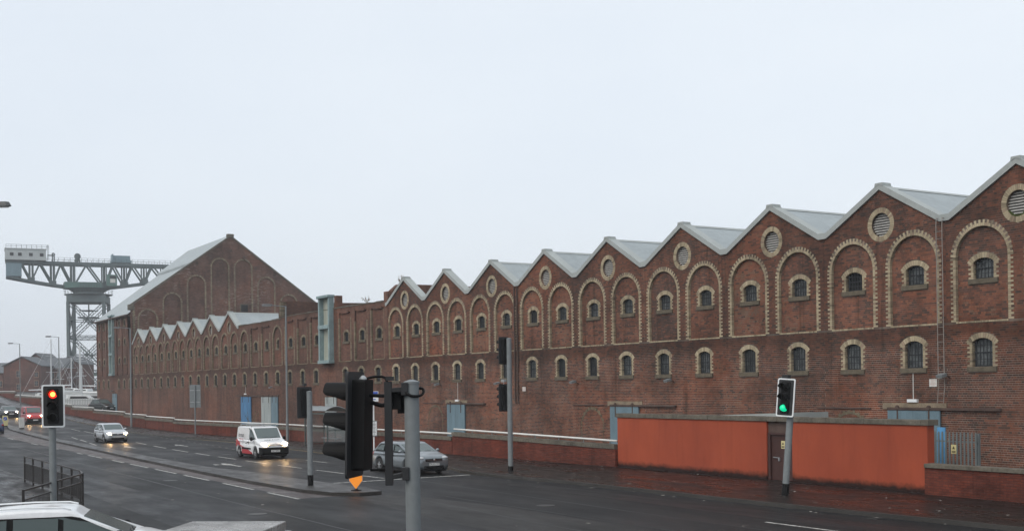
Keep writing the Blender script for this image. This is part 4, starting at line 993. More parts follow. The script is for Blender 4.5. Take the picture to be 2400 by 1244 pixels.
while x < OX1+0.02:
    L = random.uniform(0.55, 0.68); x1 = min(x+L, OX1+0.1); s = MB(); s.box(x+0.004, x1-0.004, OY-0.06, OY+0.46, OT, OT+0.185+random.uniform(-.01, .01)); obj('coping_stone', s, M['stone'], OW, world=True, bevel=0.012); x = x1
HUT = thing('hut', 'low hut with a flat grey roof just behind the orange wall', 'hut', (-37.5, 34.2, 0))
w = MB(); w.box(-38.6, -35, 33.3, 35.2, 0, 2.5); obj('hut_walls', w, M['redwall'], HUT, world=True)
w = MB(); w.add([(-38.9, 33.2, 2.5), (-34.5, 33.2, 2.5), (-34.5, 35.5, 2.5), (-38.9, 35.5, 2.5), (-38.9, 33.2, 2.58), (-34.5, 33.2, 2.74), (-34.5, 35.5, 2.74), (-38.9, 35.5, 2.58)], [(0, 3, 2, 1), (4, 5, 6, 7), (0, 1, 5, 4), (1, 2, 6, 5), (2, 3, 7, 6), (3, 0, 4, 7)]); obj('flat_roof', w, M['coping'], HUT, world=True)
PF = thing('palisade_fence', 'grey steel palisade fence with a yellow warning sign behind the low wall', 'fence', (-29, 35.5, 0))
FYY = 35.3; px0, px1 = -30.05, -27.3
fr_ = MB()
for z in (0.65, 1.75): fr_.box(px0, px1, FYY+0.03, FYY+0.07, z-0.025, z+0.025)
for x in (px0+0.03, px1-0.05): fr_.box(x-0.05, x+0.05, FYY+0.07, FYY+0.17, 0, 2.05)
obj('frame', fr_, M['palisade'], PF, world=True)
pl = MB(); zt_ = 2.1
pl.prism([(-0.034, 0.1), (0.034, 0.1), (0.034, zt_-0.06), (0.012, zt_), (-0.012, zt_), (-0.034, zt_-0.06)], fr(-0.012), fr(0.012)); pme = pl.mesh('pale'); fix(pme); pme.materials.append(M['palisade'])
x = px0
while x < px1:
    o = obj('pale', pme, None, PF, world=True); o.location = (x, FYY, random.uniform(-.02, .02)); x += 0.158
for i in range(6):
    o = obj('pale', pme, None, PF, world=True); o.location = (px0-0.02, FYY-0.2-0.22*i, 0); o.rotation_euler = (0, 0, R_(90))
danger(PF, -28.28, FYY-0.015, 1.48, 0.22, 0.32, M['sign_y'])
BX0, BX1 = -29.75, -29.4
BBD = MB(); BBD.box(BX0, BX1, 36.2, 36.25, 0.0, 2.2); o = obj('blue_board', BBD, M['blue_board']); tag(o, 'bright blue board standing upright behind the palisade fence', 'board')
# ================================================================== STREET FURNITURE
def crv(pts, n=6):
    out = []
    for i in range(len(pts)-1):
        p = [Vector(pts[max(0, min(len(pts)-1, i+k))]) for k in (-1, 0, 1, 2)]
        for k in range(n):
            t = k/n; out.append(0.5*((2*p[1]) + (p[2]-p[0])*t + (2*p[0]-5*p[1]+4*p[2]-p[3])*t*t + (3*p[1]-p[0]-3*p[2]+p[3])*t**3))
    return out + [Vector(pts[-1])]
def pole(parent, h, r=0.095, base=0.36, mt='galv'):
    a = MB(); a.tube([(0, 0, base), (0, 0, h)], r, 20); obj('pole', a, M[mt], parent, auto=True)
    if base: b = MB(); b.tube([(0, 0, 0), (0, 0, base)], r+0.004, 20); obj('base_sleeve', b, M['black'], parent, auto=True)
    c_ = MB(); c_.lathe([(r+0.006, h-0.01), (r+0.006, h+0.015), (0.02, h+0.04)], 20); obj('pole_cap', c_, M['galv'], parent)
def rrect(w, h, r, n=4):
    out = []
    for cx, cz, a in ((w/2-r, -h/2+r, -90), (w/2-r, h/2-r, 0), (-w/2+r, h/2-r, 90), (-w/2+r, -h/2+r, 180)):
        for i in range(n+1): t = R_(a+90*i/n); out.append((cx+r*math.cos(t), cz+r*math.sin(t)))
    return out
def signal_head(parent, loc, yaw, lit=None, border=True, tilt=0.0):
    """local: faces -Y, centre of the board at the origin"""
    BWd, BH = 0.66, 1.29
    bd = MB(); bd.prism(rrect(BWd-0.05, BH-0.05, 0.05), fr(-0.012), fr(0.012))
    head = obj('backing_board', bd, M['dkgrey'], parent); head.location = loc; head.rotation_euler = (0, tilt, yaw)
    if border:
        e = MB(); e.prism(rrect(BWd, BH, 0.06), fr(-0.018), fr(0.010), holes=[rrect(BWd-0.09, BH-0.09, 0.04)]); obj('board_border', e, M['whitep'], head)
    hs = MB(); hs.prism(rrect(0.32, 1.06, 0.03), fr(-0.05), fr(0.17)); obj('housing', hs, M['black'], head, bevel=0.01)
    for i, z in enumerate((0.35, 0.0, -0.35)):
        on = (lit == 'red' and i == 0) or (lit == 'green' and i == 2)
        v = MB(); n = 18; a0, a1 = R_(-28), R_(208); vs_ = []; fs = []
        for k in range(n+1):
            t = a0+(a1-a0)*k/n; u_ = max(0.0, min(1.0, (math.sin(t)+0.47)/0.55)); ln = 0.05+(0.25 if not (on and lit == 'green') else 0.12)*u_*u_*(3-2*u_)
            for rr in (0.145, 0.136): vs_ += [(rr*math.cos(t), -0.05, z+rr*math.sin(t)), (rr*0.97*math.cos(t), -0.05-ln, z+rr*0.97*math.sin(t))]
        for k in range(n):
            o_ = k*4; fs += [(o_, o_+1, o_+5, o_+4), (o_+2, o_+6, o_+7, o_+3), (o_+1, o_+3, o_+7, o_+5)]
        v.add(vs_, fs); obj('visor', v, M['black'], head)
        l = MB(); l.lathe([(0.122, -0.052), (0.122, -0.062), (0.08, -0.075), (0.0, -0.08)] if not (on and lit == 'green') else [(0.122, -0.052), (0.118, -0.12), (0.10, -0.19), (0.06, -0.225), (0.0, -0.235)], 20, (0, 0, z), 'Y'); ln_ = obj('lens', l, M[{'red': 'red_lit', 'green': 'green_lit'}[lit]] if on else M['lens_dark'], head, auto=True)
        if on and lit == 'red':
            l = MB(); l.lathe([(0.075, -0.079), (0.05, -0.083), (0.0, -0.085)], 18, (0.0, 0, z), 'Y'); obj('bulb_glow', l, M['red_core'], ln_)
    return head
def yaw_to(d): return math.atan2(d.x, -d.y)      # turns the -Y face towards d
# 1: red signal by the guardrail
p = at(126, 1235, 36.0); s1 = thing('traffic_signal', 'traffic signal showing red beside the dark guardrail', 'traffic light', (p.x, p.y, 0.12), group='traffic signals at the junction')
pole(s1, 3.2, 0.105); signal_head(s1, (0.0, 0, 0), 0, 'red')
hd = s1.children[-1] if s1.children[-1].name.startswith('backing') else [c_ for c_ in s1.children if c_.name.startswith('backing')][0]
fd = (-FWD*0.97 + RGT*0.2).normalized(); hd.location = (fd.x*0.13+RGT.x*0.06, fd.y*0.13+RGT.y*0.06, 3.41); hd.rotation_euler = (0, 0, yaw_to(fd))
# 2: side-on signal on the thick grey pole
p = at(966, 1000, 14.0); s2 = thing('traffic_signal', 'black traffic signal head seen from the side, bracketed off a thick grey pole', 'traffic light', (p.x, p.y, 0.0))
pole(s2, 4.0, 0.089, 0.36)
L_ = lambda a, f, z: tuple(RGT*a + FWD*f + UP*z)
a = MB(); a.bar(L_(-0.277, 0, 2.80), L_(-0.277, 0, 4.02), 0.075, 0.09, up=RGT); br = obj('mounting_bar', a, M['dkgrey'], s2, bevel=0.006)
for zb_, zc_ in ((3.915, 3.93), (2.89, 2.94)):
    a = MB(); a.bar(L_(-0.26, 0, zb_), L_(-0.05, 0, zc_), 0.07, 0.055); a.cbox(L_(-0.075, -0.05, zc_), 0.08, 0.12, 0.15, Matrix.Rotation(math.atan2(RGT.y, RGT.x), 3, 'Z')); obj('bracket', a, M['dkgrey'], s2, bevel=0.006)
for pts_, r_ in (([L_(-0.56, 0, 4.05), L_(-0.42, 0, 4.08), L_(-0.31, 0, 4.06), L_(-0.28, 0, 3.95)], 0.016), ([L_(-0.5, 0, 3.86), L_(-0.28, 0, 3.85)], 0.022), ([L_(-0.48, 0, 3.78), L_(-0.36, 0.02, 3.74), L_(-0.28, 0, 3.76)], 0.026), ([L_(-0.5, 0, 2.98), L_(-0.28, 0, 2.99)], 0.014)):
    a = MB(); a.tube(crv(pts_), r_, 10); obj('support_arm', a, M['black'], s2, smooth=True)
a = MB(); a.tube(crv([L_(-0.06, -0.1, 3.89), L_(0.0, -0.12, 3.85), L_(0.08, -0.08, 3.845), L_(0.125, -0.03, 3.865), L_(0.14, 0, 3.905), L_(0.115, 0, 3.935), L_(0.06, 0, 3.93)]), 0.016, 10); obj('cable', a, M['black'], s2, smooth=True)
a = MB(); a.cbox(L_(-0.205, 0.1, 3.80), 0.12, 0.14, 0.22, Matrix.Rotation(-TH, 3, 'Z')); a.cbox(L_(-0.13, 0.12, 3.77), 0.03, 0.10, 0.26, Matrix.Rotation(-TH, 3, 'Z')); obj('junction_box', a, M['black'], s2)
a = MB(); a.lathe([(0.05, 0), (0.05, 0.025), (0.015, 0.06), (0.0, 0.062)], 14, L_(-0.57, 0, 4.035)); obj('cap', a, M['galv_l'], s2)
a = MB(); a.cbox(L_(-0.255, 0, 4.055), 0.1, 0.09, 0.05, Matrix.Rotation(-TH, 3, 'Z')); obj('detector', a, M['dkgrey'], s2)
fd = (-RGT*math.cos(R_(11)) + FWD*math.sin(R_(11))).normalized()
h2_ = signal_head(s2, L_(-0.675, 0, 3.52), yaw_to(fd), None, border=False); h2_.rotation_euler = (R_(-1.5), 0, yaw_to(fd))
# 3: back of a signal on the island
s3 = thing('traffic_signal', 'traffic signal seen from behind on the traffic island, black base', 'traffic light', (-44.44, 17.28, 0.12))
pole(s3, 3.70, 0.11, 0.42); fd = Vector((-1, 0.06, 0)).normalized(); b_ = -RGT*0.23+FWD*0.17
signal_head(s3, (b_.x, b_.y, 3.28), yaw_to(fd), None, border=False)
a = MB(); a.cbox((b_.x+0.02, b_.y, 3.99), 0.2, 0.12, 0.1); a.tube([(b_.x, b_.y, 3.9), (b_.x, b_.y, 4.0)], 0.02, 6); obj('detector', a, M['dkgrey'], s3)
# 4: tall pole, two heads
s4 = thing('traffic_signal', 'tall grey signal pole carrying two heads one above the other', 'traffic light', (-45.96, 27.41, 0.12))
pole(s4, 5.95, 0.115, 0.22); fd = (Vector((-1, 0, 0))*0.92 + -RGT*0.25).normalized()
for z, dx in ((5.42, -0.24), (3.30, -0.26)):
    b_ = RGT*dx+FWD*0.16; signal_head(s4, (b_.x, b_.y, z), yaw_to(fd), None, border=False)
a = MB(); b_ = RGT*-0.26+FWD*0.1; a.cbox((b_.x, b_.y, 4.06), 0.22, 0.14, 0.12); a.tube([(b_.x, b_.y, 3.9), (b_.x, b_.y, 4.06)], 0.02, 6); obj('detector', a, M['galv_l'], s4)
a = MB()
for z in (5.7, 5.1, 3.6, 3.0): a.bar((0, 0, z), (b_.x, b_.y, z), 0.05)
obj('bracket', a, M['dkgrey'], s4)
# 5: leaning green signal
s5 = thing('traffic_signal', 'leaning traffic signal showing green in front of the orange wall', 'traffic light', (-29.79, 28.57, 0.10))
lean = math.atan(20/255.0)
s5.rotation_mode = 'AXIS_ANGLE'; s5.rotation_axis_angle = (lean, FWD.x, FWD.y, FWD.z)
pole(s5, 3.68, 0.115, 0.42); fd = (-FWD*0.74 - RGT*0.67).normalized(); b_ = fd*0.18 - RGT*0.10
signal_head(s5, (b_.x, b_.y, 3.32), yaw_to(fd), 'green')
a = MB(); b2 = b_ + FWD*0.1; a.cbox((b2.x, b2.y, 4.03), 0.26, 0.16, 0.12); obj('detector', a, M['dkgrey'], s5)
a = MB()
for z in (3.7, 2.9): a.bar((0, 0, z), (b_.x, b_.y, z), 0.05)
obj('bracket', a, M['galv'], s5)
# --- street lamps
def street_lamp(label, x, y, z0, h, arm):
    t = thing('street_lamp', label, 'street lamp', (x, y, z0), 0, 'street lamps along the road')
    a = MB(); a.tube([(0, 0, 0), (0, 0, 1.6), (0, 0, 1.62), (0, 0, h)], [0.105, 0.105, 0.085, 0.062], 12); obj('pole', a, M['galv'], t, auto=True)
    d = Vector(arm).normalized(); e = d*1.0
    a = MB(); a.tube([(0, 0, h-0.04), (e.x*0.5, e.y*0.5, h+0.02), (e.x, e.y, h+0.05)], 0.03, 8); obj('arm', a, M['galv'], t)
    a = MB(); rot = Matrix.Rotation(math.atan2(d.y, d.x), 3, 'Z')
    pts = [(0.0, -0.05), (0.08, -0.12), (0.4, -0.17), (0.75, -0.14), (0.86, 0), (0.75, 0.14), (0.4, 0.17), (0.08, 0.12), (0.0, 0.05)]
    f0 = lambda u, v: tuple(Vector((e.x, e.y, h)) + rot @ Vector((u-0.1, v, 0.01))); f1 = lambda u, v: tuple(Vector((e.x, e.y, h)) + rot @ Vector((0.33+(u-0.43)*0.8, v*0.75, 0.15)))
    a.prism(pts, f0, f1); hd_ = obj('lamp_head', a, M['lamp_dark'], t, bevel=0.02)
    a = MB(); a.prism([(0.2, -0.12), (0.7, -0.1), (0.78, 0), (0.7, 0.1), (0.2, 0.12)], lambda u, v: tuple(Vector((e.x, e.y, h)) + rot @ Vector((u-0.1, v, -0.03))), f0); obj('lamp_glass', a, M['lens'], hd_)
    return t
arm_ = (-0.3, -1.0, 0)
street_lamp('grey street lamp beside the bus shelter', -84.04, 30.92, 0.12, 9.95, arm_)
street_lamp('grey street lamp in front of the tall gabled warehouse corner', -124.26, 29.03, 0.27, 10.1, arm_)
street_lamp('grey street lamp standing beside the crane and yacht masts', -172.2, 30.6, 1.2, 10.3, arm_)
street_lamp('grey street lamp in front of the slate roofed apartments', -198.3, 29.45, 2.04, 9.5, arm_)
pA = at(-24, 481, 40)
street_lamp('street lamp on the near footway, only its head in view', pA.x-0.3*1.0, pA.y-0.9, 0.12, pA.z-0.2, (0.52, 0.85, 0))
# --- sign backs, bus stop, shelter
t = thing('road_sign', 'grey back of a tall rectangular road sign on the pavement', 'sign', (-101.77, 29.15, 0.13))
a = MB(); a.tube([(0, 0, 0), (0, 0, 4.25)], 0.06, 10); obj('pole', a, M['galv'], t)
a = MB(); dd = RGT; 
a.cbox((FWD.x*0.08, FWD.y*0.08, 3.3), 0.95, 0.03, 1.95, Matrix.Rotation(math.atan2(RGT.y, RGT.x), 3, 'Z')); obj('sign_panel', a, M['galv'], t)
a = MB()
for z in (2.8, 3.8): a.cbox((FWD.x*0.045, FWD.y*0.045, z), 0.9, 0.03, 0.05, Matrix.Rotation(math.atan2(RGT.y, RGT.x), 3, 'Z'))
obj('sign_rail', a, M['galv_l'], t)
t = thing('bus_stop', 'bus stop pole with white flag and timetable case', 'bus stop', (-66.6, 30.03, 0.12))
rot = Matrix.Rotation(math.atan2(RGT.y, RGT.x), 3, 'Z')
a = MB(); a.tube([(0, 0, 0), (0, 0, 3.6)], 0.05, 10); obj('pole', a, M['whitep'], t)
a = MB(); a.cbox(L_(0.06, -0.05, 3.3), 0.5, 0.03, 0.62, rot); fl = obj('flag', a, M['whitep'], t)
a = MB(); a.cbox(L_(0.06, -0.07, 3.52), 0.44, 0.012, 0.13, rot); obj('flag_print', a, M['blue'], fl)
a = MB(); a.cbox(L_(0.0, -0.07, 3.12), 0.30, 0.012, 0.05, rot); obj('flag_print', a, M['blue'], fl)
a = MB(); a.cbox(L_(0.06, -0.07, 1.35), 0.30, 0.05, 0.95, rot); cs = obj('timetable_case', a, M['galv'], t)
a = MB(); a.cbox(L_(0.06, -0.10, 1.35), 0.25, 0.01, 0.84, rot); pp = obj('timetable', a, M['whitep'], cs)
a = MB()
for i in range(9): a.cbox(L_(0.04, -0.107, 1.70-0.085*i), random.uniform(0.1, 0.2), 0.004, 0.028, rot)
obj('print_lines', a, M['dkgrey'], pp)
t = thing('bus_shelter', 'glazed bus shelter with curved roof on the pavement', 'bus shelter', (-73.3, 29.6, 0.12))
SW, SD, SH = 3.9, 1.35, 2.25
a = MB()
for x in (-SW/2, 0, SW/2):
    for y in (-SD/2, SD/2):
        if y < 0 and x == 0: continue
        a.box(x-0.035, x+0.035, y-0.035, y+0.035, 0, SH)
for z in (0.22, 1.15, SH-0.06):
    a.box(-SW/2, SW/2, SD/2-0.025, SD/2+0.025, z-0.025, z+0.025)
    for x in (-SW/2, SW/2): a.box(x-0.025, x+0.025, -SD/2, SD/2, z-0.025, z+0.025)
a.box(-SW/2, SW/2, -SD/2-0.03, -SD/2+0.03, SH-0.1, SH); fm = obj('frame', a, weathered('shelter_green', (0.07, 0.095, 0.09), 0.2, 3, 0.5), t)
for x0, x1 in ((-SW/2+0.04, -0.04), (0.04, SW/2-0.04)):
    for z0, z1 in ((0.25, 1.12), (1.18, 2.15)):
        a = MB(); a.box(x0, x1, SD/2-0.006, SD/2+0.006, z0, z1); obj('pane', a, M['clear'], fm)
for x in (-SW/2, SW/2):
    for z0, z1 in ((0.25, 1.12), (1.18, 2.15)):
        a = MB(); a.box(x-0.006, x+0.006, -SD/2+0.04, SD/2-0.04, z0, z1); obj('pane', a, M['clear'], fm)
a = MB(); prof = [(-SD/2-0.2 + (SD+0.35)*i/10, SH+0.02+0.36*math.sin(math.pi*min(1, (i/10)*0.9+0.08))) for i in range(11)]
vs_ = [(x, y, z+dz) for x in (-SW/2-0.1, SW/2+0.1) for dz in (0, 0.03) for y, z in prof]; n = 11
fs = [(i, i+1, 2*n+i+1, 2*n+i) for i in range(10)] + [(n+i, 3*n+i, 3*n+i+1, n+i+1) for i in range(10)] + [(i, n+i, n+i+1, i+1) for i in range(10)] + [(2*n+i, 2*n+i+1, 3*n+i+1, 3*n+i) for i in range(10)]
a.add(vs_, fs); rf_ = obj('roof', a, weathered('shelter_roof', (0.13, 0.145, 0.145), 0.15, 2, 0.3, bumps=0), t)
a = MB()
for x in (-SW/2-0.1, -SW/6, SW/6, SW/2+0.1): a.tube([(x, y, z+0.03) for y, z in prof], 0.025, 6)
obj('roof_ribs', a, M['galv_l'], rf_)
a = MB(); a.box(-1.4, 1.4, SD/2-0.42, SD/2-0.15, 0.52, 0.57); obj('bench', a, M['galv'], t)
# --- bollards on the island
t = thing('island_bollard', 'orange pointed bollard on the end of the traffic island', 'bollard', (-41.1, 17.78, 0.12))
bp = [(-0.235, 1.3), (0.235, 1.3), (0.235, 0.38), (0.0, 0.07), (-0.235, 0.38)]
yb = yaw_to((-FWD)); rb_ = Matrix.Rotation(yb, 3, 'Z')
a = MB(); a.prism(bp, lambda x, z: tuple(rb_ @ Vector((x, -0.07, z))), lambda x, z: tuple(rb_ @ Vector((x, 0.07, z)))); obj('panel', a, M['bollard_o'], t, bevel=0.02)
a = MB(); a.prism([(-0.255, 1.32), (0.255, 1.32), (0.255, 0.37), (0.0, 0.04), (-0.255, 0.37)], lambda x, z: tuple(rb_ @ Vector((x, -0.05, z))), lambda x, z: tuple(rb_ @ Vector((x, 0.05, z))), holes=[[(-0.23, 1.29), (0.23, 1.29), (0.23, 0.39), (0.0, 0.09), (-0.23, 0.39)]]); obj('edge_trim', a, M['galv_l'], t)
a = MB(); a.lathe([(0.2, 0.0), (0.2, 0.03), (0.07, 0.045), (0.05, 0.09)], 14); obj('base', a, M['black'], t)
for (x, y, lb, keep) in ((-127.3, 19.0, 'pale blank bollard on the far end of the traffic island', False), (-134.1, 18.4, 'yellow bollard with a blue arrow disc on the far island end', True)):
    t = thing('island_bollard', lb, 'bollard', (x, y, H(x)+0.12)); 
    a = MB(); a.cbox((0, 0, 0.62), 0.14, 0.52, 1.05); obj('panel', a, M['sign_y'] if keep else M['sign_w'], t, bevel=0.03)
    a = MB(); a.cbox((0, 0, 0.05), 0.2, 0.4, 0.1); obj('base', a, M['black'], t)
    if keep:
        a = MB(); a.lathe([(0.19, 0.072), (0.19, 0.08), (0, 0.081)], 18, (0, 0, 0.85), 'X'); ds = obj('arrow_disc', a, M['blue'], t)
        a = MB(); a.bar((0.083, 0.09, 0.94), (0.083, -0.08, 0.77), 0.01, 0.04); a.bar((0.083, -0.09, 0.86), (0.083, -0.09, 0.76), 0.01, 0.03); a.bar((0.083, 0.0, 0.765), (0.083, -0.1, 0.765), 0.01, 0.03); obj('arrow', a, M['whitep'], ds)
# --- guardrail
GR = thing('guardrail', 'dark pedestrian guardrail wrapping round the corner pavement', 'railing', (-44, 7.9, 0.12))
gp = [(-54.3, 8.2), (-52.3, 8.22), (-50.3, 8.25), (-48.4, 8.28), (-46.5, 8.3), (-44.7, 8.32), (-42.9, 8.28), (-41.4, 8.05), (-38.6, 6.75), (-35.55, 5.32)]
pm = MB(); pm.box(-0.035, 0.035, -0.035, 0.035, 0, 1.12); pm_ = pm.mesh('post'); fix(pm_); pm_.materials.append(M['railing'])
for x, y in gp: o = obj('post', pm_, None, GR, world=True); o.location = (x, y, 0.12)
ninf = 0
for (a0, b0) in zip(gp, gp[1:]):
    p0, p1 = Vector((*a0, 0.12)), Vector((*b0, 0.12)); r = MB()
    for z, w_ in ((1.09, 0.05), (0.82, 0.035), (0.12, 0.035)): r.bar(p0+UP*z, p1+UP*z, w_)
    pn = obj('rail_panel', r, M['railing'], GR, world=True)
    n = int((p1-p0).length/0.125)
    for i in range(1, n):
        q_ = p0+(p1-p0)*(i/n); b_ = MB(); b_.bar(q_+UP*0.12, q_+UP*0.82, 0.015); obj('infill_bar', b_, M['railing'], pn)
# --- stone capped pier by the viewer
pc = at(512, 1245, 7.2); PR = thing('stone_pier', 'stone pier with a wet two-layer cap at the roadside', 'pier', (pc.x, pc.y, 0))
rz_ = R_(-36)
PR.rotation_euler = (0, 0, rz_); zt = pc.z+0.02
a = MB(); a.box(-0.30, 0.27, -0.26, 0.26, 0, zt-0.14); obj('shaft', a, M['stone'], PR)
a = MB(); a.box(-0.42, 0.345, -0.34, 0.34, zt-0.14, zt-0.062); obj('lower_cap', a, M['pier'], PR, bevel=0.008)
a = MB(); a.box(-0.39, 0.31, -0.31, 0.31, zt-0.06, zt); obj('upper_cap', a, M['pier'], PR, bevel=0.008)
# --- weeds
def weed(label, x, y, z, h, n, mt='leaf', spread=0.5, group='weeds on the old walls'):
    t = thing('weed', label, 'weed', (x, y, z), 0, group); st_ = MB(); lf = MB()
    for i in range(n):
        a = random.uniform(0, 6.28); d = Vector((math.cos(a)*spread*random.uniform(0.3, 1), math.sin(a)*spread*random.uniform(0.2, 0.6), h*random.uniform(0.6, 1))); st_.tube([(0, 0, 0), tuple(d*0.5+Vector((0, 0, 0.05))), tuple(d)], [0.012, 0.009, 0.004], 4)
        for k in range(9):
            c_ = d*random.uniform(0.35, 1.02)+Vector([random.uniform(-.06, .06) for _ in range(3)]); s = random.uniform(0.03, 0.07); u = Vector([random.uniform(-1, 1) for _ in range(3)]).normalized(); w_ = u.cross(Vector((0.3, 0.5, 1))).normalized()
            lf.add([c_-u*s, c_+w_*s*0.5, c_+u*s, c_-w_*s*0.5], [(0, 1, 2, 3)])
    obj('stems', st_, M['twig'], t); f_ = obj('leaves', lf, M[mt], t, normals=False); f_['kind'] = 'stuff'
weed('leafy shrub growing by the pale door of the roofless block', -109.0, 36.6, 0.0, 2.1, 16, spread=1.3, group=None)
weed('dry weeds rooted on top of the cross wall end', mX(8.5)+0.1, FY+1.2, 11.72, 0.8, 12, 'twig', 0.5)
weed('thin dry weeds on the parapet beside the first gable', -86.0, FY+0.2, 10.55, 0.55, 12, 'twig', 0.8)
weed('small dry tuft in a gutter behind the second gable', mX(6.2), FY+2.2, 11.0, 0.35, 8, 'twig', 0.3)

# ================================================================== VEHICLES
def smooth_poly(pts, n=4):
    """Catmull-Rom through pts (open)"""
    out = []
    for i in range(len(pts)-1):
        p0 = pts[max(i-1, 0)]; p1 = pts[i]; p2 = pts[i+1]; p3 = pts[min(i+2, len(pts)-1)]
        for k in range(n):
            t = k/n
            out.append(tuple(0.5*((2*p1[j]) + (-p0[j]+p2[j])*t + (2*p0[j]-5*p1[j]+4*p2[j]-p3[j])*t*t + (-p0[j]+3*p1[j]-3*p2[j]+p3[j])*t**3) for j in (0, 1)))
    return out + [pts[-1]]
def pillow(prof, yh, r=0.09, rows=(0, 0.35, 0.7, 0.86, 0.94, 0.98, 1.0), v0=0.86, crown=0.0, ztop=None):
    """sweep a closed side profile across the width, rounding it in towards both sides"""
    n = len(prof); area = sum(prof[i][0]*prof[(i+1) % n][1]-prof[(i+1) % n][0]*prof[i][1] for i in range(n)); sg = 1 if area > 0 else -1
    nor = []
    for i in range(n):
        a, b = Vector(prof[i-1]), Vector(prof[(i+1) % n]); d = (b-a)
        d = d.normalized() if d.length > 1e-9 else Vector((1, 0)); nor.append(Vector((d.y, -d.x))*sg)
    vs_l = [-v for v in rows[::-1]] + list(rows[1:]); mb = MB(); V = []
    for v in vs_l:
        t = max(0.0, (abs(v)-v0)/(1-v0)); ins = r*(1-math.sqrt(max(0, 1-t*t)))
        for (x, z), nn in zip(prof, nor):
            xx, zz = x-nn.x*ins, z-nn.y*ins
            if nn.y > 0.92 and crown: zz += crown*(1-v*v)*(nn.y-0.92)/0.08
            V.append((xx, v*yh(xx, zz), zz))
    F = []; m = len(vs_l)
    for j in range(m-1):
        for i in range(n): F.append((j*n+i, j*n+(i+1) % n, (j+1)*n+(i+1) % n, (j+1)*n+i))
    mb.add(V, F)
    for j in (0, m-1):
        lp = [Vector((V[j*n+i][0], V[j*n+i][2], 0)) for i in range(n)]
        mb.add([V[j*n+i] for i in range(n)], [tuple(t) for t in tessellate_polygon([lp])])
    return mb
def wheel_parts(parent, loc, rr, wd, side, rim='alloy'):
    t = MB(); t.lathe([(rr*0.62, -wd/2), (rr*0.94, -wd/2), (rr, -wd*0.36), (rr, wd*0.36), (rr*0.94, wd/2), (rr*0.62, wd/2)], 28, (0, 0, 0), 'Y')
    w_ = obj('wheel', t, M['tyre'], parent, auto=True); w_.location = loc
    r = MB(); y = side*wd*0.40
    r.lathe([(rr*0.66, y-0.02), (rr*0.66, y+0.02), (rr*0.58, y+side*0.0)], 24, (0, 0, 0), 'Y')
    for k in range(5):
        a = 2*math.pi*k/5+0.3; 
        for o_ in (-0.09, 0.09): r.bar((0.05*math.cos(a), y+side*0.02, 0.05*math.sin(a)), (rr*0.64*math.cos(a+o_), y, rr*0.64*math.sin(a+o_)), 0.03, 0.05)
    r.lathe([(0.07, y), (0.07, y+side*0.035), (0.02, y+side*0.045)], 12, (0, 0, 0), 'Y'); obj('rim', r, M[rim], w_)
    d = MB(); d.lathe([(rr*0.63, -0.02), (rr*0.63, 0.02)], 20, (0, 0, 0), 'Y'); obj('brake_well', d, M['dark'], w_)
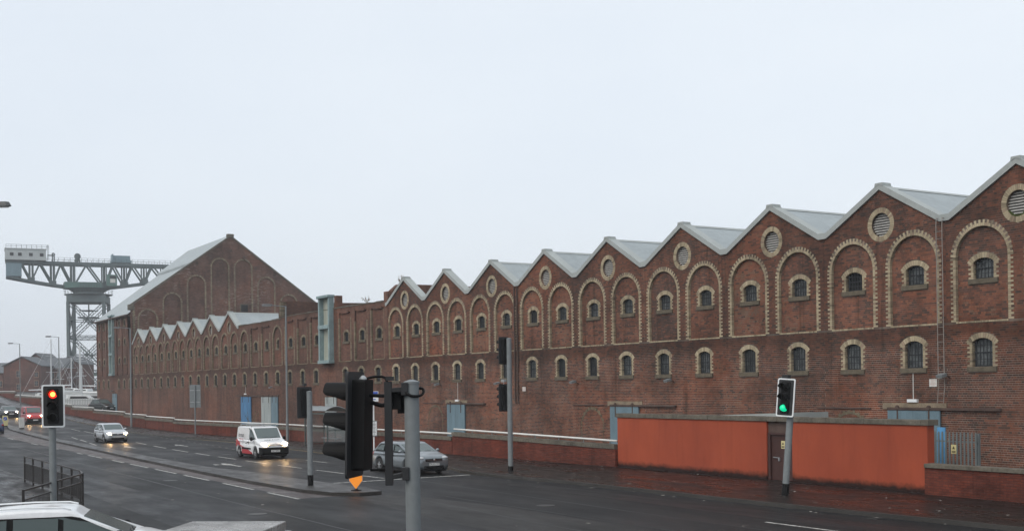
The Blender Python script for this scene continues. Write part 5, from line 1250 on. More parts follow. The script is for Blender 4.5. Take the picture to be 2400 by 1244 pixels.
def make_car(name, label, cat, loc, rz, pc, L=4.3, W=1.78, Ht=1.47, wb=2.6, foh=0.85, belt=0.93, cowl=0.98, nose=0.72, xw=0.98, xrf=0.25, xrr=-1.40, xrb=-1.95, clear=0.17, rr=0.315, lit=True,
             van=False, pillars=(-0.02, -0.98), rim='alloy', plate=None, bumper=None, grille='dark', rails=None, rear_plate=False, tum=0.80, group=None, lampz=None, mirror=None, hood_front=None, cabin_mat=None, rh_=None):
    t = thing(name, label, cat, loc, rz, group); hl = L/2; fx = hl-foh; rx = fx-wb; Wh = W/2
    def notch(cx, r): return [(cx+r*math.cos(a), max(clear+0.02, rr+r*math.sin(a)-0.02)) for a in [math.pi-(math.pi)*i/12 for i in range(13)]]
    ra = rr+0.055
    bot = [(-hl+0.10, clear+0.10), (rx-ra-0.02, clear+0.03)] + [(p[0], p[1]) for p in notch(rx, ra)] + [(fx-ra-0.03, clear+0.02)] + notch(fx, ra) + [(hl-0.16, clear+0.04)]
    hf = hood_front or (nose+0.06)
    top = [(hl-0.16, clear+0.04), (hl-0.03, clear+0.14), (hl, 0.46), (hl-0.02, nose-0.08), (hl-0.16, hf), (hl-0.55, hf+(cowl-hf)*0.52), (xw+0.10, cowl), (xw-0.35, cowl+0.0), (0, belt+0.02), (xrb+0.35, belt+0.03), (xrb, belt+0.02), (-hl+0.05, belt-0.08), (-hl, 0.62), (-hl+0.02, 0.42), (-hl+0.10, clear+0.10)]
    tp = smooth_poly(top, 4)
    prof = bot + tp[1:-1]
    pf = [(hl, 0.86), (hl-0.35, 0.985), (hl-0.9, 1.0), (-hl+0.7, 1.0), (-hl+0.3, 0.97), (-hl, 0.88)]
    def yb(x, z):
        f = interp(x, pf); g = interp(z, [(clear, 0.93), (0.36, 1.0), (0.62, 1.0), (belt, 0.955), (belt+0.12, 0.90)]); return Wh*f*g
    body = obj('body', pillow(prof, yb, 0.10, crown=0.03), pc, t, auto=True)
    # dark underside box, set low to deepen the shade on the road
    u = MB(); u.box(-hl+0.25, hl-0.25, -Wh*0.86, Wh*0.86, 0.13, 0.60); obj('underbody', u, M['dark'], t)
    wbelt = Wh*0.93; wroof = Wh*tum
    def yc(x, z): return (wbelt+(wroof-wbelt)*max(0, min(1.1, (z-belt)/(Ht-belt))))*interp(x, [(xrb-0.2, 0.93), (xrb+0.5, 1.0), (xw-0.6, 1.0), (xw+0.1, 0.95)])
    rh = rh_ or (0.055 if not van else 0.03)
    cab = smooth_poly([(xw+0.05, cowl-0.05), (xrf+0.08, Ht-rh-0.035), (xrf-0.35, Ht-0.012), ((xrf+xrr)/2, Ht), (xrr+0.1, Ht-rh*0.7), (xrr-0.02, Ht-rh-0.06), (xrb, belt-0.02)], 3)
    # keep the screens straight
    cab = [(xw+0.05, cowl-0.05)] + smooth_poly([(xrf+0.06, Ht-rh-0.03), (xrf-0.2, Ht-0.018), ((xrf+xrr)/2, Ht), (xrr+0.25, Ht-rh*0.5), (xrr, Ht-rh-0.05)], 4) + [(xrb, belt-0.02)]
    cabin = obj('cabin', pillow(cab, yc, 0.06, crown=0.012), cabin_mat or pc, t, auto=True)
    # glazing
    def slab(quad, name_, thick=0.012, mt='car_glass', parent=cabin):
        g = MB(); n_ = (Vector(quad[1])-Vector(quad[0])).cross(Vector(quad[2])-Vector(quad[0])).normalized(); cen = sum((Vector(p_) for p_ in quad), Vector())/len(quad)
        if n_.dot(cen-Vector((0, 0, Ht*0.6))) < 0: n_ = -n_
        k = len(quad); g.add([tuple(Vector(p_)+n_*thick) for p_ in quad] + [tuple(Vector(p_)-n_*0.01) for p_ in quad], [tuple(range(k)), tuple(range(2*k-1, k-1, -1))] + [(i, (i+1) % k, k+(i+1) % k, k+i) for i in range(k)]); return obj(name_, g, M[mt], parent)
    a, b = Vector((xw+0.05, cowl-0.05)), Vector((xrf+0.06, Ht-rh-0.03)); p0, p1 = a.lerp(b, 0.14), a.lerp(b, 0.95)
    y0, y1 = yc(*p0)-0.10, yc(*p1)-0.08
    slab([(p0.x, -y0, p0.y), (p0.x, y0, p0.y), (p1.x, y1, p1.y), (p1.x, -y1, p1.y)], 'windscreen', mt='windscreen')
    wp = MB(); wp.bar((p0.x+0.012, -y0*0.75, p0.y+0.012), (a.lerp(b, 0.22).x+0.014, -y0*0.05, a.lerp(b, 0.22).y+0.012), 0.016); wp.bar((p0.x+0.012, 0.0, p0.y+0.012), (a.lerp(b, 0.22).x+0.014, y0*0.7, a.lerp(b, 0.22).y+0.012), 0.016); obj('wiper', wp, M['black'], cabin)
    a2, b2 = Vector((xrr, Ht-rh-0.05)), Vector((xrb, belt-0.02)); p0, p1 = a2.lerp(b2, 0.08), a2.lerp(b2, 0.72); y0, y1 = yc(*p0)-0.12, yc(*p1)-0.12
    if not van: slab([(p0.x, -y0, p0.y), (p0.x, y0, p0.y), (p1.x, y1, p1.y), (p1.x, -y1, p1.y)], 'rear_window')
    zlo, zhi = belt+0.075, Ht-rh-0.075
    wl = lambda z: a.x+(b.x-a.x)*(z-a.y)/(b.y-a.y)-0.13
    rl_ = lambda z: b2.x+(a2.x-b2.x)*(z-b2.y)/(a2.y-b2.y)+0.16
    zones = []; xs_f = [None] + list(pillars)
    if van: zones = [(pillars[0], None)]
    else:
        zones = [(pillars[0], None)] + [(pillars[i+1], pillars[i]) for i in range(len(pillars)-1)] + ['rear']
    for s in (-1, 1):
        for zn in zones:
            if zn == 'rear':
                xf = pillars[-1]-0.06; poly = [(max(rl_(zlo)+0.02, -9), zlo+0.03), (xf, zlo), (xf, zhi-0.01), (rl_(zhi)+0.10, zhi-0.05)]
                if xf-rl_(zlo) < 0.14: continue
            elif zn[1] is None: poly = [(zn[0]+0.05, zlo), (wl(zlo)-0.02, zlo+0.02), (wl(zlo+0.10), zlo+0.10), (wl(zhi-0.10), zhi-0.10), (wl(zhi)-0.12, zhi-0.035), (wl(zhi)-0.42, zhi), (zn[0]+0.05, zhi+0.012)]
            else: poly = [(zn[0]+0.06, zlo), (zn[1]-0.05, zlo), (zn[1]-0.05, zhi), (zn[0]+0.06, zhi)]
            slab([(x, s*(yc(x, z)), z) for x, z in (poly if s > 0 else poly[::-1])], 'side_window')
        # window surround
        if not van:
            sw = MB(); band = [(rl_(zlo)-0.05, zlo-0.03), (wl(zlo)+0.03, zlo-0.03), (wl(zhi)+0.02, zhi), (wl(zhi)-0.14, zhi+0.03), (rl_(zhi)+0.02, zhi+0.02)]
            sw.prism(band, lambda x, z: (x, s*(yc(x, z)+0.002), z), lambda x, z: (x, s*(yc(x, z)-0.02), z)); obj('window_surround', sw, M['black'], cabin)
        for fxx in (fx, rx):
            wheel_parts(t, (fxx, s*(Wh-0.12), rr), rr, 0.21, s, rim)
        m_ = MB(); mz = belt+0.10; m_.ellipsoid((xw-0.32 if not van else xw-0.25, s*(Wh+0.08), mz), 0.09, 0.10, 0.075 if not van else 0.12); m_.bar((xw-0.28, s*(Wh-0.08), mz-0.03), (xw-0.3, s*(Wh+0.06), mz-0.02), 0.05); obj('wing_mirror', m_, mirror or pc, t, smooth=True)
        for dx in ([pillars[0]-0.15] + ([pillars[1]-0.1] if len(pillars) > 1 and not van else [])):
            hnd = MB(); hnd.box(dx-0.03, dx+0.14, s*(yb(dx, 0.8)+0.0)-0.02, s*(yb(dx, 0.8)+0.0)+0.02, belt-0.13, belt-0.09); obj('door_handle', hnd, mirror or pc, t)
        sm = MB()
        for dx in [pillars[0]] + ([pillars[1]] if len(pillars) > 1 else []) + [xw-0.1]:
            sm.prism([(dx-0.005, 0.36), (dx+0.005, 0.36), (dx+0.005, belt), (dx-0.005, belt)], lambda x, z: (x, s*(yb(x, z)+0.002), z), lambda x, z: (x, s*(yb(x, z)-0.01), z))
        obj('door_seam', sm, M['black'], t)
        # lamps
        lz = lampz or nose-0.02
        hlm = MB(); hlm.ellipsoid((hl-0.17, s*(Wh*0.86-0.16), lz), 0.17, 0.20, 0.085); lm = obj('headlamp', hlm, M['headlamp'] if lit else M['lens'], t, smooth=True)
        if lit:
            bl = MB(); bl.lathe([(0.055, hl-0.01), (0.05, hl+0.004), (0.0, hl+0.008)], 12, (0, s*(Wh*0.86-0.17), lz-0.005), 'X'); obj('bulb', bl, M['bulb'], lm)
        tl = MB(); tl.ellipsoid((-hl+0.10, s*(Wh*0.88-0.10), belt-0.12), 0.12, 0.12, 0.13 if not van else 0.22); obj('tail_lamp', tl, M['tail'], t, smooth=True)
    if grille:
        g_ = MB(); g_.cbox((hl-0.015, 0, nose-0.10), 0.07, W*0.48, 0.12); gr_ = obj('grille', g_, M['black'], t, bevel=0.02)
        c_ = MB(); c_.cbox((hl+0.008, 0, nose-0.10), 0.05, W*0.46, 0.018); obj('grille_bar', c_, M['chrome'], gr_)
        e_ = MB(); e_.lathe([(0.055, hl+0.02), (0.055, hl+0.045), (0.03, hl+0.05)], 14, (0, 0, nose-0.09), 'X'); obj('badge', e_, M['chrome'], gr_)
        g_ = MB(); g_.cbox((hl-0.03, 0, 0.33), 0.09, W*0.56, 0.17); obj('lower_grille', g_, M['black'], t, bevel=0.03)
    if bumper:
        g_ = MB(); g_.prism([(hl-0.34, clear+0.05), (hl-0.02, clear+0.06), (hl+0.03, clear+0.16), (hl+0.03, bumper), (hl-0.30, bumper)], lambda x, z: (x, -(yb(x, z)+0.012), z), lambda x, z: (x, yb(x, z)+0.012, z)); obj('bumper', g_, M['black'], t, bevel=0.04)
    pz = 0.47 if not bumper else 0.45
    g_ = MB(); g_.cbox((hl+0.035, 0, pz), 0.012, 0.52, 0.112); pl_ = obj('number_plate', g_, M['plate_w'], t)
    if plate: text_obj('plate_text', plate, 0.115, (hl+0.043, 0, pz), (R_(90), 0, R_(90)), M['black'], pl_)
    g_ = MB(); g_.cbox((-hl-0.012, 0, 0.62), 0.02, 0.52, 0.112); obj('rear_plate', g_, M['plate_y'], t)
    if rails:
        for s in (-1, 1):
            r_ = MB(); yy = wroof*0.90
            r_.tube([(xrf-0.12, s*yy, Ht-0.02), (xrf-0.28, s*yy, Ht+0.02), ((xrf+xrr)/2, s*yy, Ht+0.032), (xrr+0.25, s*yy, Ht+0.012), (xrr+0.08, s*yy, Ht-0.06)], 0.016, 8); obj('roof_rail', r_, M[rails], cabin)
    return t
P_silver = paint('silver_paint', (0.50, 0.52, 0.54), 0.55, 0.3); P_white = paint('white_car_paint', (0.74, 0.75, 0.76)); P_red = paint('red_van_paint', (0.38, 0.016, 0.02)); P_blk = paint('black_car_paint', (0.018, 0.02, 0.022)); P_blue = paint('blue_car_paint', (0.016, 0.035, 0.10)); P_grey = paint('grey_car_paint', (0.205, 0.23, 0.245), 0.5, 0.3)
P_dk = paint('dark_green_paint', (0.02, 0.026, 0.026))
make_car('hatchback_car', 'silver hatchback with headlights on and a black grille', 'car', (-95.6, 20.75, 0), R_(2), P_silver, L=4.2, W=1.76, Ht=1.47, wb=2.58, nose=0.74, plate='SF06 KGU')
make_car('estate_car', 'grey estate car waiting by the kerb behind the thick pole', 'car', (-50.0, 24.35, 0), R_(3), P_grey, L=4.5, W=1.80, Ht=1.43, wb=2.68, foh=0.95, nose=0.76, xw=1.22, xrf=0.30, xrr=-1.62, xrb=-2.10, pillars=(0.0, -0.95), lit=False, plate='DL63 LYC', group=None)
V = make_car('panel_van', 'white panel van with red side graphics and a roof rack', 'van', (-66.9, 23.05, 0), R_(1), P_white, L=4.36, W=1.80, Ht=1.80, wb=2.72, foh=0.90, belt=1.02, cowl=1.10, nose=0.80, xw=1.22, xrf=0.50, xrr=-2.02, xrb=-2.10, van=True, pillars=(0.15, -0.8), bumper=0.66, grille=None, rr=0.32, plate='SJ17 EPN', lampz=0.86, tum=0.86, mirror=M['black'], hood_front=0.90)
RD = make_car('panel_van', 'red panel van with headlights on in the oncoming lane', 'van', (-143.4, 22.5, H(-143.4)), R_(0), P_red, L=4.8, W=1.90, Ht=1.93, wb=3.0, foh=0.95, belt=1.12, cowl=1.18, nose=0.86, xw=1.35, xrf=0.75, xrr=-2.25, xrb=-2.33, van=True, pillars=(0.3, -0.7), bumper=0.62, grille=None, rr=0.34, lampz=0.93, tum=0.85, mirror=M['black'], hood_front=0.98)
make_car('dark_car', 'black car with headlights on following the red van', 'car', (-162.4, 22.75, H(-162.4)), R_(0), P_blk, L=4.4, W=1.80, Ht=1.45, wb=2.65, nose=0.74)
make_car('blue_car', 'dark blue car driving away past the traffic island', 'car', (-121.2, 15.45, H(-121.2)), R_(180), P_blue, L=4.3, W=1.76, Ht=1.45, lit=False)
pw = at(170, 1300, 24.0)
make_car('crossover_car', 'white crossover car with roof rails at the side road mouth', 'car', (pw.x, pw.y, 0), math.atan2(RGT.y, RGT.x)+R_(14), P_white, L=4.52, W=1.84, Ht=1.66, rh_=0.10, wb=2.69, foh=0.88, belt=1.06, cowl=1.08, nose=0.86, xw=1.30, xrf=0.18, xrr=-1.75, xrb=-2.08, clear=0.22, rr=0.35, lit=False, rails='whitep', pillars=(-0.12, -1.05), mirror=M['black'], tum=0.78)
pk = at(240, 955, 168); make_car('parked_car', 'dark car parked in the boatyard beside the tall warehouse', 'car', (pk.x, pk.y, H(pk.x)), R_(20), P_dk, L=4.6, W=1.8, Ht=1.75, belt=1.05, cowl=1.1, lit=False)
# van livery and roof rack
red_g = paint('red_graphic', (0.42, 0.012, 0.02))
for s in (-1, 1):
    g_ = MB(); yy = 0.905
    g_.prism([(-2.08, 1.0), (-1.78, 1.0), (-1.2, 0.72), (-0.75, 0.64), (-0.2, 0.58), (0.78, 0.34), (0.75, 0.25), (-0.86, 0.25), (-0.95, 0.62), (-1.6, 0.72), (-1.85, 0.62), (-2.1, 0.60)], lambda x, z: (x, s*(yy*interp(x, [(-2.18, 0.885), (-1.85, 0.975), (-1.4, 1.0), (2, 1.0)])+0.003), z), lambda x, z: (x, s*(0.84), z)); obj('side_graphic', g_, red_g, V)
    g_ = MB(); g_.box(-0.9, 0.62, s*0.90-0.015, s*0.90+0.015, 0.50, 0.60); obj('rubbing_strip', g_, M['black'], V)
text_obj('side_lettering', 'format', 0.34, (-1.0, -0.895, 1.30), (R_(83), 0, 0), M['dkgrey'], V); text_obj('side_lettering', 'engineering', 0.15, (-1.0, -0.907, 1.08), (R_(85), 0, 0), red_g, V); text_obj('side_lettering', 'www', 0.11, (-0.15, -0.906, 0.84), (R_(90), 0, 0), M['dkgrey'], V)
text_obj('bonnet_lettering', 'design & build', 0.16, (1.62, 0, 1.068), (R_(18), 0, R_(90)), M['dkgrey'], V)
rk = MB()
for x in (-1.5, -0.5, 0.3): rk.box(x-0.03, x+0.03, -0.76, 0.76, 1.88, 1.92); [rk.box(x-0.02, x+0.02, s*0.72-0.02, s*0.72+0.02, 1.74, 1.9) for s in (-1, 1)]
rk.tube([(-1.75, -0.3, 1.945), (0.5, -0.3, 1.945)], 0.03, 6); rk.tube([(-1.75, 0.0, 1.945), (0.5, 0.0, 1.945)], 0.03, 6); obj('roof_rack', rk, M['galv_l'], V)
an = MB(); an.tube([(0.45, 0, 1.78), (0.25, 0, 2.0)], 0.008, 5); obj('aerial', an, M['black'], V)
ch = MB()
for s in (0, 0.06): ch.bar((2.17, -0.45, 0.74+s*0.3), (2.19, 0, 0.80+s), 0.02, 0.022); ch.bar((2.17, 0.45, 0.74+s*0.3), (2.19, 0, 0.80+s), 0.02, 0.022)
obj('chevron_badge', ch, M['chrome'], V)

# ================================================================== CRANE
cb_ = at(206, 917, 356); CR = thing('hammerhead_crane', 'giant grey-green hammerhead crane rising behind the warehouses', 'crane', (cb_.x, cb_.y, 0), math.atan2(RGT.y, RGT.x))
# local: +x = across the view, +y = away from the viewer
ph = R_(11); hs_ = 5.05
cor = [Vector((sx*hs_*math.cos(ph)-sy*hs_*math.sin(ph)+0.6, sx*hs_*math.sin(ph)+sy*hs_*math.cos(ph), 0)) for sx, sy in ((-1, -1), (1, -1), (1, 1), (-1, 1))]
cc = Vector((0.6, 0, 0))
lev = [30.2, 20.0, 9.8, -0.4]
def lattice(mb, p, q, w=0.7, n=None, t=0.13):
    p, q = Vector(p), Vector(q); d = (q-p); L = d.length; d.normalize(); u = Vector((0, 0, 1)); a = d.cross(u).normalized(); b = a.cross(d).normalized()*w/2
    mb.bar(p+b, q+b, t*1.5); mb.bar(p-b, q-b, t*1.5); n = n or max(3, int(L/(w*1.1)))
    for i in range(n):
        s = 1 if i % 2 else -1; mb.bar(p+d*(L*i/n)+b*s, p+d*(L*(i+1)/n)-b*s, t)
for c_ in cor:
    a = MB(); a.bar(c_+UP*-0.4, c_+UP*30.4, 0.9, 0.8); obj('leg', a, M['crane'], CR)
for i in range(4):
    A, Bc = cor[i], cor[(i+1) % 4]
    for zt, zb in zip(lev, lev[1:]):
        f = MB(); lattice(f, A+UP*zt, Bc+UP*zb); lattice(f, Bc+UP*zt, A+UP*zb); lattice(f, A+UP*zb, Bc+UP*zb, 0.9)
        mid = (A+Bc)/2; f.cbox(mid+UP*((zt+zb)/2), 1.7, 1.7, 1.5, Matrix.Rotation(ph, 3, 'Z')) if False else f.bar(mid+UP*((zt+zb)/2-0.7), mid+UP*((zt+zb)/2+0.7), 1.5, 0.2, up=(Bc-A).normalized())
        f.bar(A+UP*((zt+zb)/2), Bc+UP*((zt+zb)/2), 0.2)
        obj('bracing', f, M['crane'], CR)
a = MB(); a.bar(cc+UP*25.8, cc+UP*26.2, 5, 5); a.bar(cc+UP*24, cc+UP*30, 0.3); a.bar(cc+UP*28, cc+UP*28.2, 5, 4); obj('inner_platform', a, M['crane'], CR)
a = MB(); R11 = Matrix.Rotation(ph, 3, 'Z')
a.cbox(cc+UP*31.4, 10.9, 10.9, 2.1, R11); obj('ring_girder', a, M['crane'], CR)
a = MB(); a.lathe([(5.6, 32.4), (6.9, 32.75), (6.9, 32.9), (5.4, 32.92)], 28, (0.6, 0, 0)); pf_ = obj('platform', a, M['crane'], CR)
a = MB()
for k in range(28):
    t = 2*math.pi*k/28; p0 = cc+Vector((6.8*math.cos(t), 6.8*math.sin(t), 32.95)); t2 = 2*math.pi*(k+1)/28; p1 = cc+Vector((7.1*math.cos(t2), 7.1*math.sin(t2), 32.95)); a.bar(p0, p0+UP*1.1, 0.06); a.bar(p0+UP*1.1, p1+UP*1.1, 0.05)
obj('platform_rail', a, M['crane'], pf_)
a = MB(); a.lathe([(4.3, 32.92), (4.4, 33.6), (5.6, 34.3), (6.2, 34.65)], 24, (0.6, 0, 0)); obj('slewing_ring', a, M['crane'], CR)
# jib
ja = R_(24); JD = Vector((math.cos(ja), math.sin(ja), 0)); JN = Vector((-math.sin(ja), math.cos(ja), 0)); hwj = 2.6
a_of = lambda px_: interp(px_, [(-100, -35.8), (2.6, -24), (106.9, -12), (208.3, 0), (307, 12), (403, 24), (500, 36.4)])
def jp(a_, z, s): return cc + JD*a_ + JN*(s*hwj) + UP*z
top_z = 41.9; top_n = [14, 49, 94, 143, 204, 265.5, 311, 357, 403, 450, 497]; bot_n = [(14, 37.6), (73, 36.4), (123.5, 35.5), (171, 34.8), (245, 34.8), (292.5, 35.6), (339, 36.5), (385, 37.4), (430, 38.2), (475, 39.0), (497, 39.4)]
for s in (-1, 1):
    tr = MB(); ta = [a_of(x) for x in top_n]; ba = [(a_of(x), z) for x, z in bot_n]
    tr.bar(jp(ta[0], top_z, s), jp(ta[-1], top_z, s), 0.5, 0.85)
    for (p_, zp), (q_, zq) in zip(ba, ba[1:]): tr.bar(jp(p_, zp, s), jp(q_, zq, s), 0.45, 0.65)
    nodes = sorted([(a_, top_z, 't') for a_ in ta[1:]] + [(a_, z, 'b') for a_, z in ba[1:-1]])
    for (p_, zp, kp), (q_, zq, kq) in zip(nodes, nodes[1:]): tr.bar(jp(p_, zp, s), jp(q_, zq, s), 0.45, 0.46)
    for a_, z in ba[1:-1]: lattice(tr, jp(a_, z, s), jp(a_, top_z, s)+JD*0.01, 0.95, t=0.16) if False else (tr.bar(jp(a_-0.42, z, s), jp(a_-0.42, top_z, s), 0.32), tr.bar(jp(a_+0.42, z, s), jp(a_+0.42, top_z, s), 0.32))
    for a_, z in ba[1:-1]: tr.bar(jp(a_-0.9, z+0.5, s), jp(a_+0.9, z+0.5, s), 0.62, 1.3)
    obj('jib_truss', tr, M['crane'], CR)
cr_ = MB(); x = ta[0]
while x < ta[-1]: cr_.bar(jp(x, top_z, -1), jp(x, top_z, 1), 0.3); x += 3
obj('cross_beams', cr_, M['crane'], CR)
hr = MB()
for s in (-1, 1):
    x = a_of(110)
    for dz in (0.95, 1.6): hr.bar(jp(x, top_z+dz, s*1.1), jp(ta[-1], top_z+dz, s*1.1), 0.06)
    while x < ta[-1]: hr.bar(jp(x, top_z+0.4, s*1.1), jp(x, top_z+1.6, s*1.1), 0.08); x += 1.6
obj('walkway_rail', hr, M['crane'], CR)
def jbox(mb, a0, a1, n0, n1, z0, z1):
    pts = [cc+JD*a_+JN*n_+UP*z for z in (z0, z1) for a_, n_ in ((a0, n0), (a1, n0), (a1, n1), (a0, n1))]
    mb.add(pts, [(0, 3, 2, 1), (4, 5, 6, 7), (0, 1, 5, 4), (1, 2, 6, 5), (2, 3, 7, 6), (3, 0, 4, 7)])
a = MB(); jbox(a, a_of(12), a_of(108), -3.6, 3.6, 42.45, 45.5); mh = obj('machinery_house', a, M['crane_pale'], CR)
a = MB(); jbox(a, a_of(11), a_of(109), -3.75, 3.75, 45.5, 45.85); obj('house_roof', a, M['crane_pale'], mh)
for x in (27, 46, 72, 97.5):
    a = MB(); jbox(a, a_of(x)-0.5, a_of(x)+0.5, -3.68, -3.5, 43.6, 44.5); obj('window', a, M['dkgrey'], mh)
a = MB(); 
for dz in (0.5, 1.0): a.bar(cc+JD*a_of(14)+JN*-3.6+UP*(45.85+dz), cc+JD*a_of(113)+JN*-3.6+UP*(45.85+dz), 0.08)
for i in range(9): x = a_of(14+12*i); a.bar(cc+JD*x+JN*-3.6+UP*45.8, cc+JD*x+JN*-3.6+UP*46.9, 0.08)
for x in (a_of(111), a_of(114)): a.bar(cc+JD*x+JN*-3.5+UP*42.5, cc+JD*x+JN*-3.5+UP*47, 0.1)
obj('roof_rail', a, M['crane'], mh)
a = MB(); jbox(a, a_of(14), a_of(50), -3.0, 3.0, 37.75, 41.5); obj('counterweight', a, M['crane_blue'], CR)
a = MB(); jbox(a, a_of(112), a_of(127), -0.3, 0.3, 44.2, 44.5); 
for x in (124, 128): jbox(a, a_of(x)-0.15, a_of(x)+0.15, -0.4, 0.4, 42.3, 45)
a.bar(cc+JD*a_of(123)+UP*44.6, cc+JD*a_of(126)+UP*45.1, 0.3); a.bar(cc+JD*a_of(126)+UP*45.1, cc+JD*a_of(130)+UP*44.5, 0.3); obj('winch_post', a, M['crane'], CR)
a = MB()
for x, y in ((178, 186), (189, 186)): a.bar(cc+JD*a_of(x)+JN*-1+UP*42.3, cc+JD*a_of(y-2)+JN*-1+UP*45.0, 0.3); a.bar(cc+JD*a_of(x)+JN*1+UP*42.3, cc+JD*a_of(y-2)+JN*1+UP*45.0, 0.3)
a.lathe([(0.9, -0.3), (0.9, 0.3)], 12, tuple(cc+JD*a_of(183)+UP*44.3), 'Y'); a.lathe([(0.6, -0.3), (0.6, 0.3)], 12, tuple(cc+JD*a_of(181)+UP*43.1), 'Y'); obj('sheave_frame', a, M['crane'], CR)
a = MB(); jbox(a, a_of(262), a_of(309), -2.4, 2.4, 42.6, 43.3); jbox(a, a_of(265), a_of(306), -2.0, 2.0, 43.3, 44.7); jbox(a, a_of(263), a_of(266), -2.3, 2.3, 43.3, 45.1); obj('trolley', a, M['crane_blue'], CR)
a = MB(); jbox(a, a_of(150), a_of(240), -3.4, 3.4, 34.6, 36.4); obj('machinery_deck', a, M['crane_green'], CR)
a = MB()
for k in range(9): x = a_of(188+k*6.2); jbox(a, x-0.12, x+0.12, -3.55, -3.4, 34.7, 36.4)
obj('deck_ribs', a, M['crane'], CR)
a = MB(); jbox(a, a_of(248), a_of(272), -4.4, -1.4, 35.3, 38.7); cbn = obj('operator_cabin', a, M['crane_green'], CR)
a = MB(); jbox(a, a_of(256), a_of(268), -4.46, -4.38, 36.3, 37.4); obj('cabin_sign', a, M['sign_w'], cbn)
a = MB(); jbox(a, a_of(255), a_of(270), -4.46, -4.38, 37.6, 38.3); obj('cabin_window', a, M['dkgrey'], cbn)
# landing stage beyond the tower foot
pl_ = at(228, 870, 372); LS = thing('steel_gantry', 'low green steel gantry with crossed bracing beside the crane foot', 'gantry', (pl_.x, pl_.y, 0), math.atan2(RGT.y, RGT.x))
a = MB(); a.box(-4.5, 9, -3, 3, pl_.z-1.4, pl_.z-0.3); obj('deck', a, M['crane_green'], LS)
a = MB()
for x in (-4, 4.5): lattice(a, (x, 0, 0), (x+6.5 if x < 0 else x-6.5, 0, pl_.z-1.4), 0.8); 
for x in (-4.3, 4.8): a.bar((x, 0, 0), (x, 0, pl_.z-1.4), 0.6)
obj('bracing', a, M['crane'], LS)
a = MB()
for z in (0.4, 1.1, 1.8): a.bar((-4.5, -3, pl_.z-0.3+z), (9, -3, pl_.z-0.3+z), 0.1)
for i in range(8): a.bar((-4.5+1.9*i, -3, pl_.z-0.3), (-4.5+1.9*i, -3, pl_.z+1.5), 0.1)
obj('deck_rail', a, M['crane'], LS)

# ================================================================== APARTMENTS, BOATS
M['apt'] = wall_mat('apartment_brick', c1=(0.125, 0.048, 0.034), c2=(0.098, 0.042, 0.031), mortar=(0.15, 0.075, 0.06)); M['tan'] = mat('tan_brick', (0.26, 0.15, 0.10), 0.9)
def apartment(label, pxl, pxr, depth, z_eave, gable=None, roofz=None, dep=11, wins=(), group='brick apartments beyond the road', tilt=0.0):
    pl__, pr__ = at(pxl, 905, depth), at(pxr, 905, depth); c0 = (pl__+pr__)/2; Wd = (pr__-pl__).length
    t = thing('apartment_block', label, 'building', (c0.x, c0.y, 2.5), math.atan2(RGT.y, RGT.x)+tilt, group); ze = z_eave-2.5; w = MB(); rz__ = (roofz or z_eave+3)-2.5
    if gable:
        w.prism([(-Wd/2, 0), (Wd/2, 0), (Wd/2, ze), (0, rz__), (-Wd/2, ze)], fr(0), fr(dep)); 
        rf = MB()
        for s in (-1, 1): rf.add([(s*(Wd/2+0.4), -0.4, ze-0.15), (s*(Wd/2+0.4), dep+0.3, ze-0.15), (0, dep+0.3, rz__+0.2), (0, -0.4, rz__+0.2), (s*(Wd/2+0.4), -0.4, ze+0.05), (s*(Wd/2+0.4), dep+0.3, ze+0.05), (0, dep+0.3, rz__+0.4), (0, -0.4, rz__+0.4)], [(0, 1, 2, 3), (4, 7, 6, 5), (0, 4, 5, 1), (3, 2, 6, 7), (0, 3, 7, 4), (1, 5, 6, 2)])
    else:
        w.box(-Wd/2, Wd/2, 0, dep, 0, ze); rf = MB()
        rf.prism([(-0.5, ze-0.1), (dep/2, rz__), (dep+0.5, ze-0.1)], lambda y, z: (-Wd/2-0.3, y, z), lambda y, z: (Wd/2+0.3, y, z))
    obj('wall', w, M['apt'], t); obj('roof', rf, M['slate'], t)
    for (u, z0, z1, ww) in wins:
        x = -Wd/2+Wd*u; b_ = MB(); b_.box(x-ww/2-0.12, x+ww/2+0.12, -0.08, 0.06, z0-2.5-0.15, z1-2.5+0.15); wn_ = obj('window', b_, M['tan'], t); b_ = MB(); b_.box(x-ww/2, x+ww/2, -0.10, 0.0, z0-2.5, z1-2.5); obj('pane', b_, M['dkgrey'], wn_)
        b_ = MB(); b_.box(x-0.04, x+0.04, -0.12, -0.09, z0-2.5, z1-2.5); b_.box(x-ww/2, x+ww/2, -0.12, -0.09, (z0+z1)/2-2.54, (z0+z1)/2-2.46); obj('window_frame', b_, M['galv'], wn_)
    return t
apartment('brick apartment block with a pale corner strip and gabled slate roof', 9, 96, 316, 11.0, gable=True, roofz=13.2, dep=10, wins=[(0.4, 8.0, 9.7, 1.1), (0.4, 4.6, 6.2, 1.1), (0.88, 8.0, 9.3, 1.0), (0.88, 5.6, 7.0, 1.0)])
apartment('brick apartment block with two rows of small arched windows', 97, 145, 324, 10.6, roofz=13.4, dep=13, wins=[(0.2, 7.6, 9.2, 1.0), (0.55, 7.6, 9.2, 1.0), (0.85, 7.6, 9.2, 1.0), (0.2, 5.0, 6.6, 1.0), (0.55, 5.0, 6.6, 1.0), (0.85, 5.0, 6.6, 1.0)])
apartment('brick apartment block with the highest slate gable', 52, 118, 345, 11.6, gable=True, roofz=15.0, dep=12)
apartment('narrow brick apartment gable beside the crane tower', 140, 185, 332, 11.8, gable=True, roofz=13.6, dep=12, wins=[(0.3, 8, 9.4, 1.0)])
apartment('brick apartment wing with a low slate roof at the road bend', -60, 8, 330, 9.5, roofz=12.4, dep=12, wins=[(0.9, 5.6, 7.2, 1.0)])
st_ = at(14, 905, 315.8)
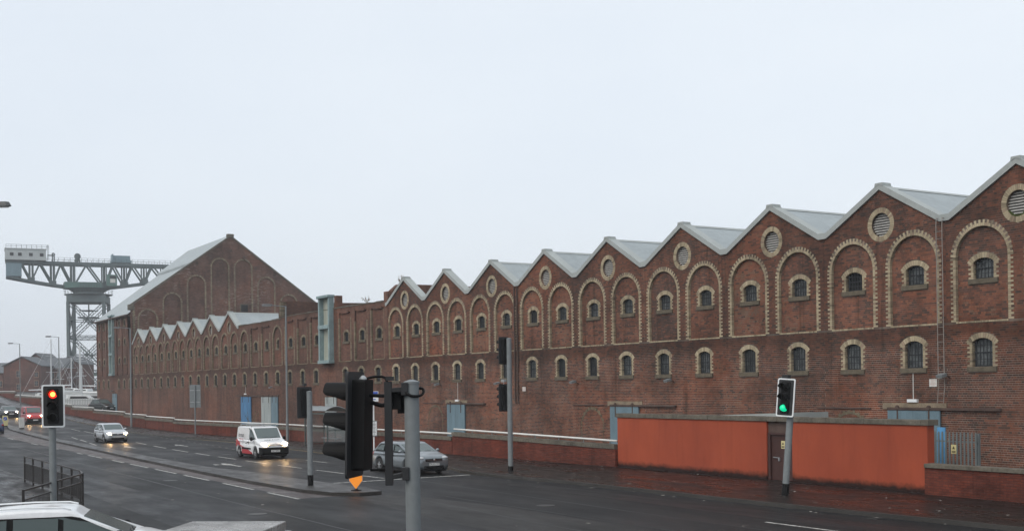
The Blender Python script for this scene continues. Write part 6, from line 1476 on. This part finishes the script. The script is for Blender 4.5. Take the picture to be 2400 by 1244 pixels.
def yacht(label, px_, top_y, depth, L=9, hull_z=1.3, group='yachts laid up in the boatyard', boom=True, rz=0.2):
    b = at(px_, 935, depth); tz = at(px_, top_y, depth).z; g = H(b.x)-1.3; t = thing('yacht', label, 'yacht', (b.x, b.y, g), math.atan2(RGT.y, RGT.x)+rz, group)
    hm = MB(); sec = []
    n = 9
    for i in range(n):
        u = i/(n-1); x = -L/2+L*u; w_ = 1.35*math.sin(math.pi*min(1, 0.22+0.78*(1-u)))**0.6*(1-u**4*0.93); hb = hull_z-0.25+0.35*u*u
        sec.append([(x, -w_, hull_z+0.55+0.25*u), (x, -w_*0.82, hull_z), (x, 0, hb-0.35), (x, w_*0.82, hull_z), (x, w_, hull_z+0.55+0.25*u)])
    hm.add([p for s in sec for p in s], [(i*5+k, i*5+k+1, i*5+5+k+1, i*5+5+k) for i in range(n-1) for k in range(4)] + [(i*5+4, i*5, i*5+5, i*5+9) for i in range(n-1)] + [(0, 1, 2, 3, 4)])
    obj('hull', hm, M['hull'], t, auto=True)
    a = MB(); a.box(-1.8, 1.5, -0.75, 0.75, hull_z+0.55, hull_z+1.1); obj('coachroof', a, M['hull'], t, bevel=0.12)
    a = MB(); a.box(-1.4, 1.1, -0.77, 0.77, hull_z+0.75, hull_z+0.95); obj('cabin_window', a, M['dkgrey'], t)
    a = MB(); a.tube([(0.5, 0, hull_z+0.5), (0.5, 0, tz-g)], [0.13, 0.08], 8); ms_ = obj('mast', a, M['mast'], t)
    a = MB()
    for f in (0.45, 0.72): z = hull_z+(tz-g-hull_z)*f; a.bar((0.5, -0.9, z), (0.5, 0.9, z), 0.05); a.bar((-0.4, 0, z), (1.4, 0, z), 0.05)
    obj('spreader', a, M['mast'], ms_)
    a = MB()
    for e in ((L/2-0.2, 0, hull_z+0.8), (-L/2+0.1, 0, hull_z+0.7), (0.3, -1.3, hull_z+0.7), (0.3, 1.3, hull_z+0.7)): a.tube([(0.5, 0, tz-g-0.2), e], 0.018, 4)
    obj('stay', a, M['mast'], ms_)
    if boom: a = MB(); a.tube([(0.4, 0, hull_z+1.7), (-3.2, 0, hull_z+1.6)], 0.10, 8); obj('boom', a, M['mast'], t)
    a = MB()
    for x in (-L*0.28, L*0.2):
        for y in (-0.9, 0.9): a.bar((x, y*1.2, 0), (x, y*0.8, hull_z), 0.1)
        a.bar((x, -1, 0.1), (x, 1, 0.1), 0.12)
    a.box(-0.5, 0.5, -0.12, 0.12, 0, hull_z-0.3); obj('cradle', a, M['rust'], t)
    return t
yacht('white yacht with the tallest mast in front of the apartments', 114, 794, 206, rz=0.3)
yacht('white yacht with a short bare mast in front of the apartments', 135, 838, 214, rz=-0.2)
yacht('white yacht with a mast crossing the crane leg', 182, 810, 200, rz=0.5)
yacht('white yacht with a thin mast beside the crane leg', 193, 808, 222, rz=2.8)
yacht('white yacht with a low mast close to the tall warehouse', 199, 855, 196, rz=3.0)
yacht('white yacht with a leaning pale boom beside the crane foot', 162, 838, 228, rz=0.1)
# white motor boats on cradles
def motorboat(label, px_, depth, rz):
    b = at(px_, 935, depth); g = H(b.x)-1.1; t = thing('motorboat', label, 'boat', (b.x, b.y, g), math.atan2(RGT.y, RGT.x)+rz, None)
    a = MB(); a.prism([(-3.5, 1.0), (3.0, 0.9), (4.2, 1.9), (-3.6, 1.8)], fr(-1.2), fr(1.2)); obj('hull', a, M['hull'], t, bevel=0.2)
    a = MB(); a.prism([(-2.0, 1.8), (2.2, 1.85), (1.2, 2.5), (-1.6, 2.55)], fr(-0.95), fr(0.95)); obj('cabin', a, M['hull'], t, bevel=0.1)
    a = MB(); a.prism([(-1.5, 2.0), (1.5, 2.0), (1.0, 2.35), (-1.4, 2.4)], fr(-0.97), fr(0.97)); obj('cabin_window', a, M['dkgrey'], t)
    a = MB(); [a.box(x-0.1, x+0.1, -0.9, 0.9, 0, 1.0) for x in (-2, 1.8)]; obj('cradle', a, M['rust'], t)
motorboat('white motorboat on blocks behind the boundary wall', 190, 190, 0.1); motorboat('white motorboat on blocks beside the warehouse corner', 222, 192, 0.4)
# palisade at the boatyard
bp_ = at(190, 950, 176); YF = thing('yard_fence', 'pale slatted boatyard fence behind the boundary wall', 'fence', (bp_.x, bp_.y, H(bp_.x)), math.atan2(RGT.y, RGT.x))
a = MB(); a.box(-3, 3.3, -0.03, 0.03, 0.35, 0.45); a.box(-3, 3.3, -0.03, 0.03, 1.2, 1.3); obj('fence_rail', a, M['galv_l'], YF)
for i in range(26): a = MB(); x = -2.95+i*0.245; a.box(x-0.06, x+0.06, -0.06, -0.032, 0.05, 1.55); obj('slat', a, M['galv_l'], YF)

# ================================================================== HAZE
hz = MB(); hz.box(-1600, 400, -600, 1000, -1.5, 52); hzo = obj('haze', hz, None); tag(hzo, 'pale damp winter haze over the whole scene', 'haze', kind='stuff')
hm_ = bpy.data.materials.new('haze'); hm_.use_nodes = True; nt = hm_.node_tree; nt.nodes.clear()
pv = nt.nodes.new('ShaderNodeVolumePrincipled'); pv.inputs['Color'].default_value = (0.93, 0.95, 0.98, 1); pv.inputs['Density'].default_value = 0.00040; pv.inputs['Anisotropy'].default_value = 0.0
mo_ = nt.nodes.new('ShaderNodeOutputMaterial'); nt.links.new(pv.outputs[0], mo_.inputs['Volume']); hzo.data.materials.append(hm_)
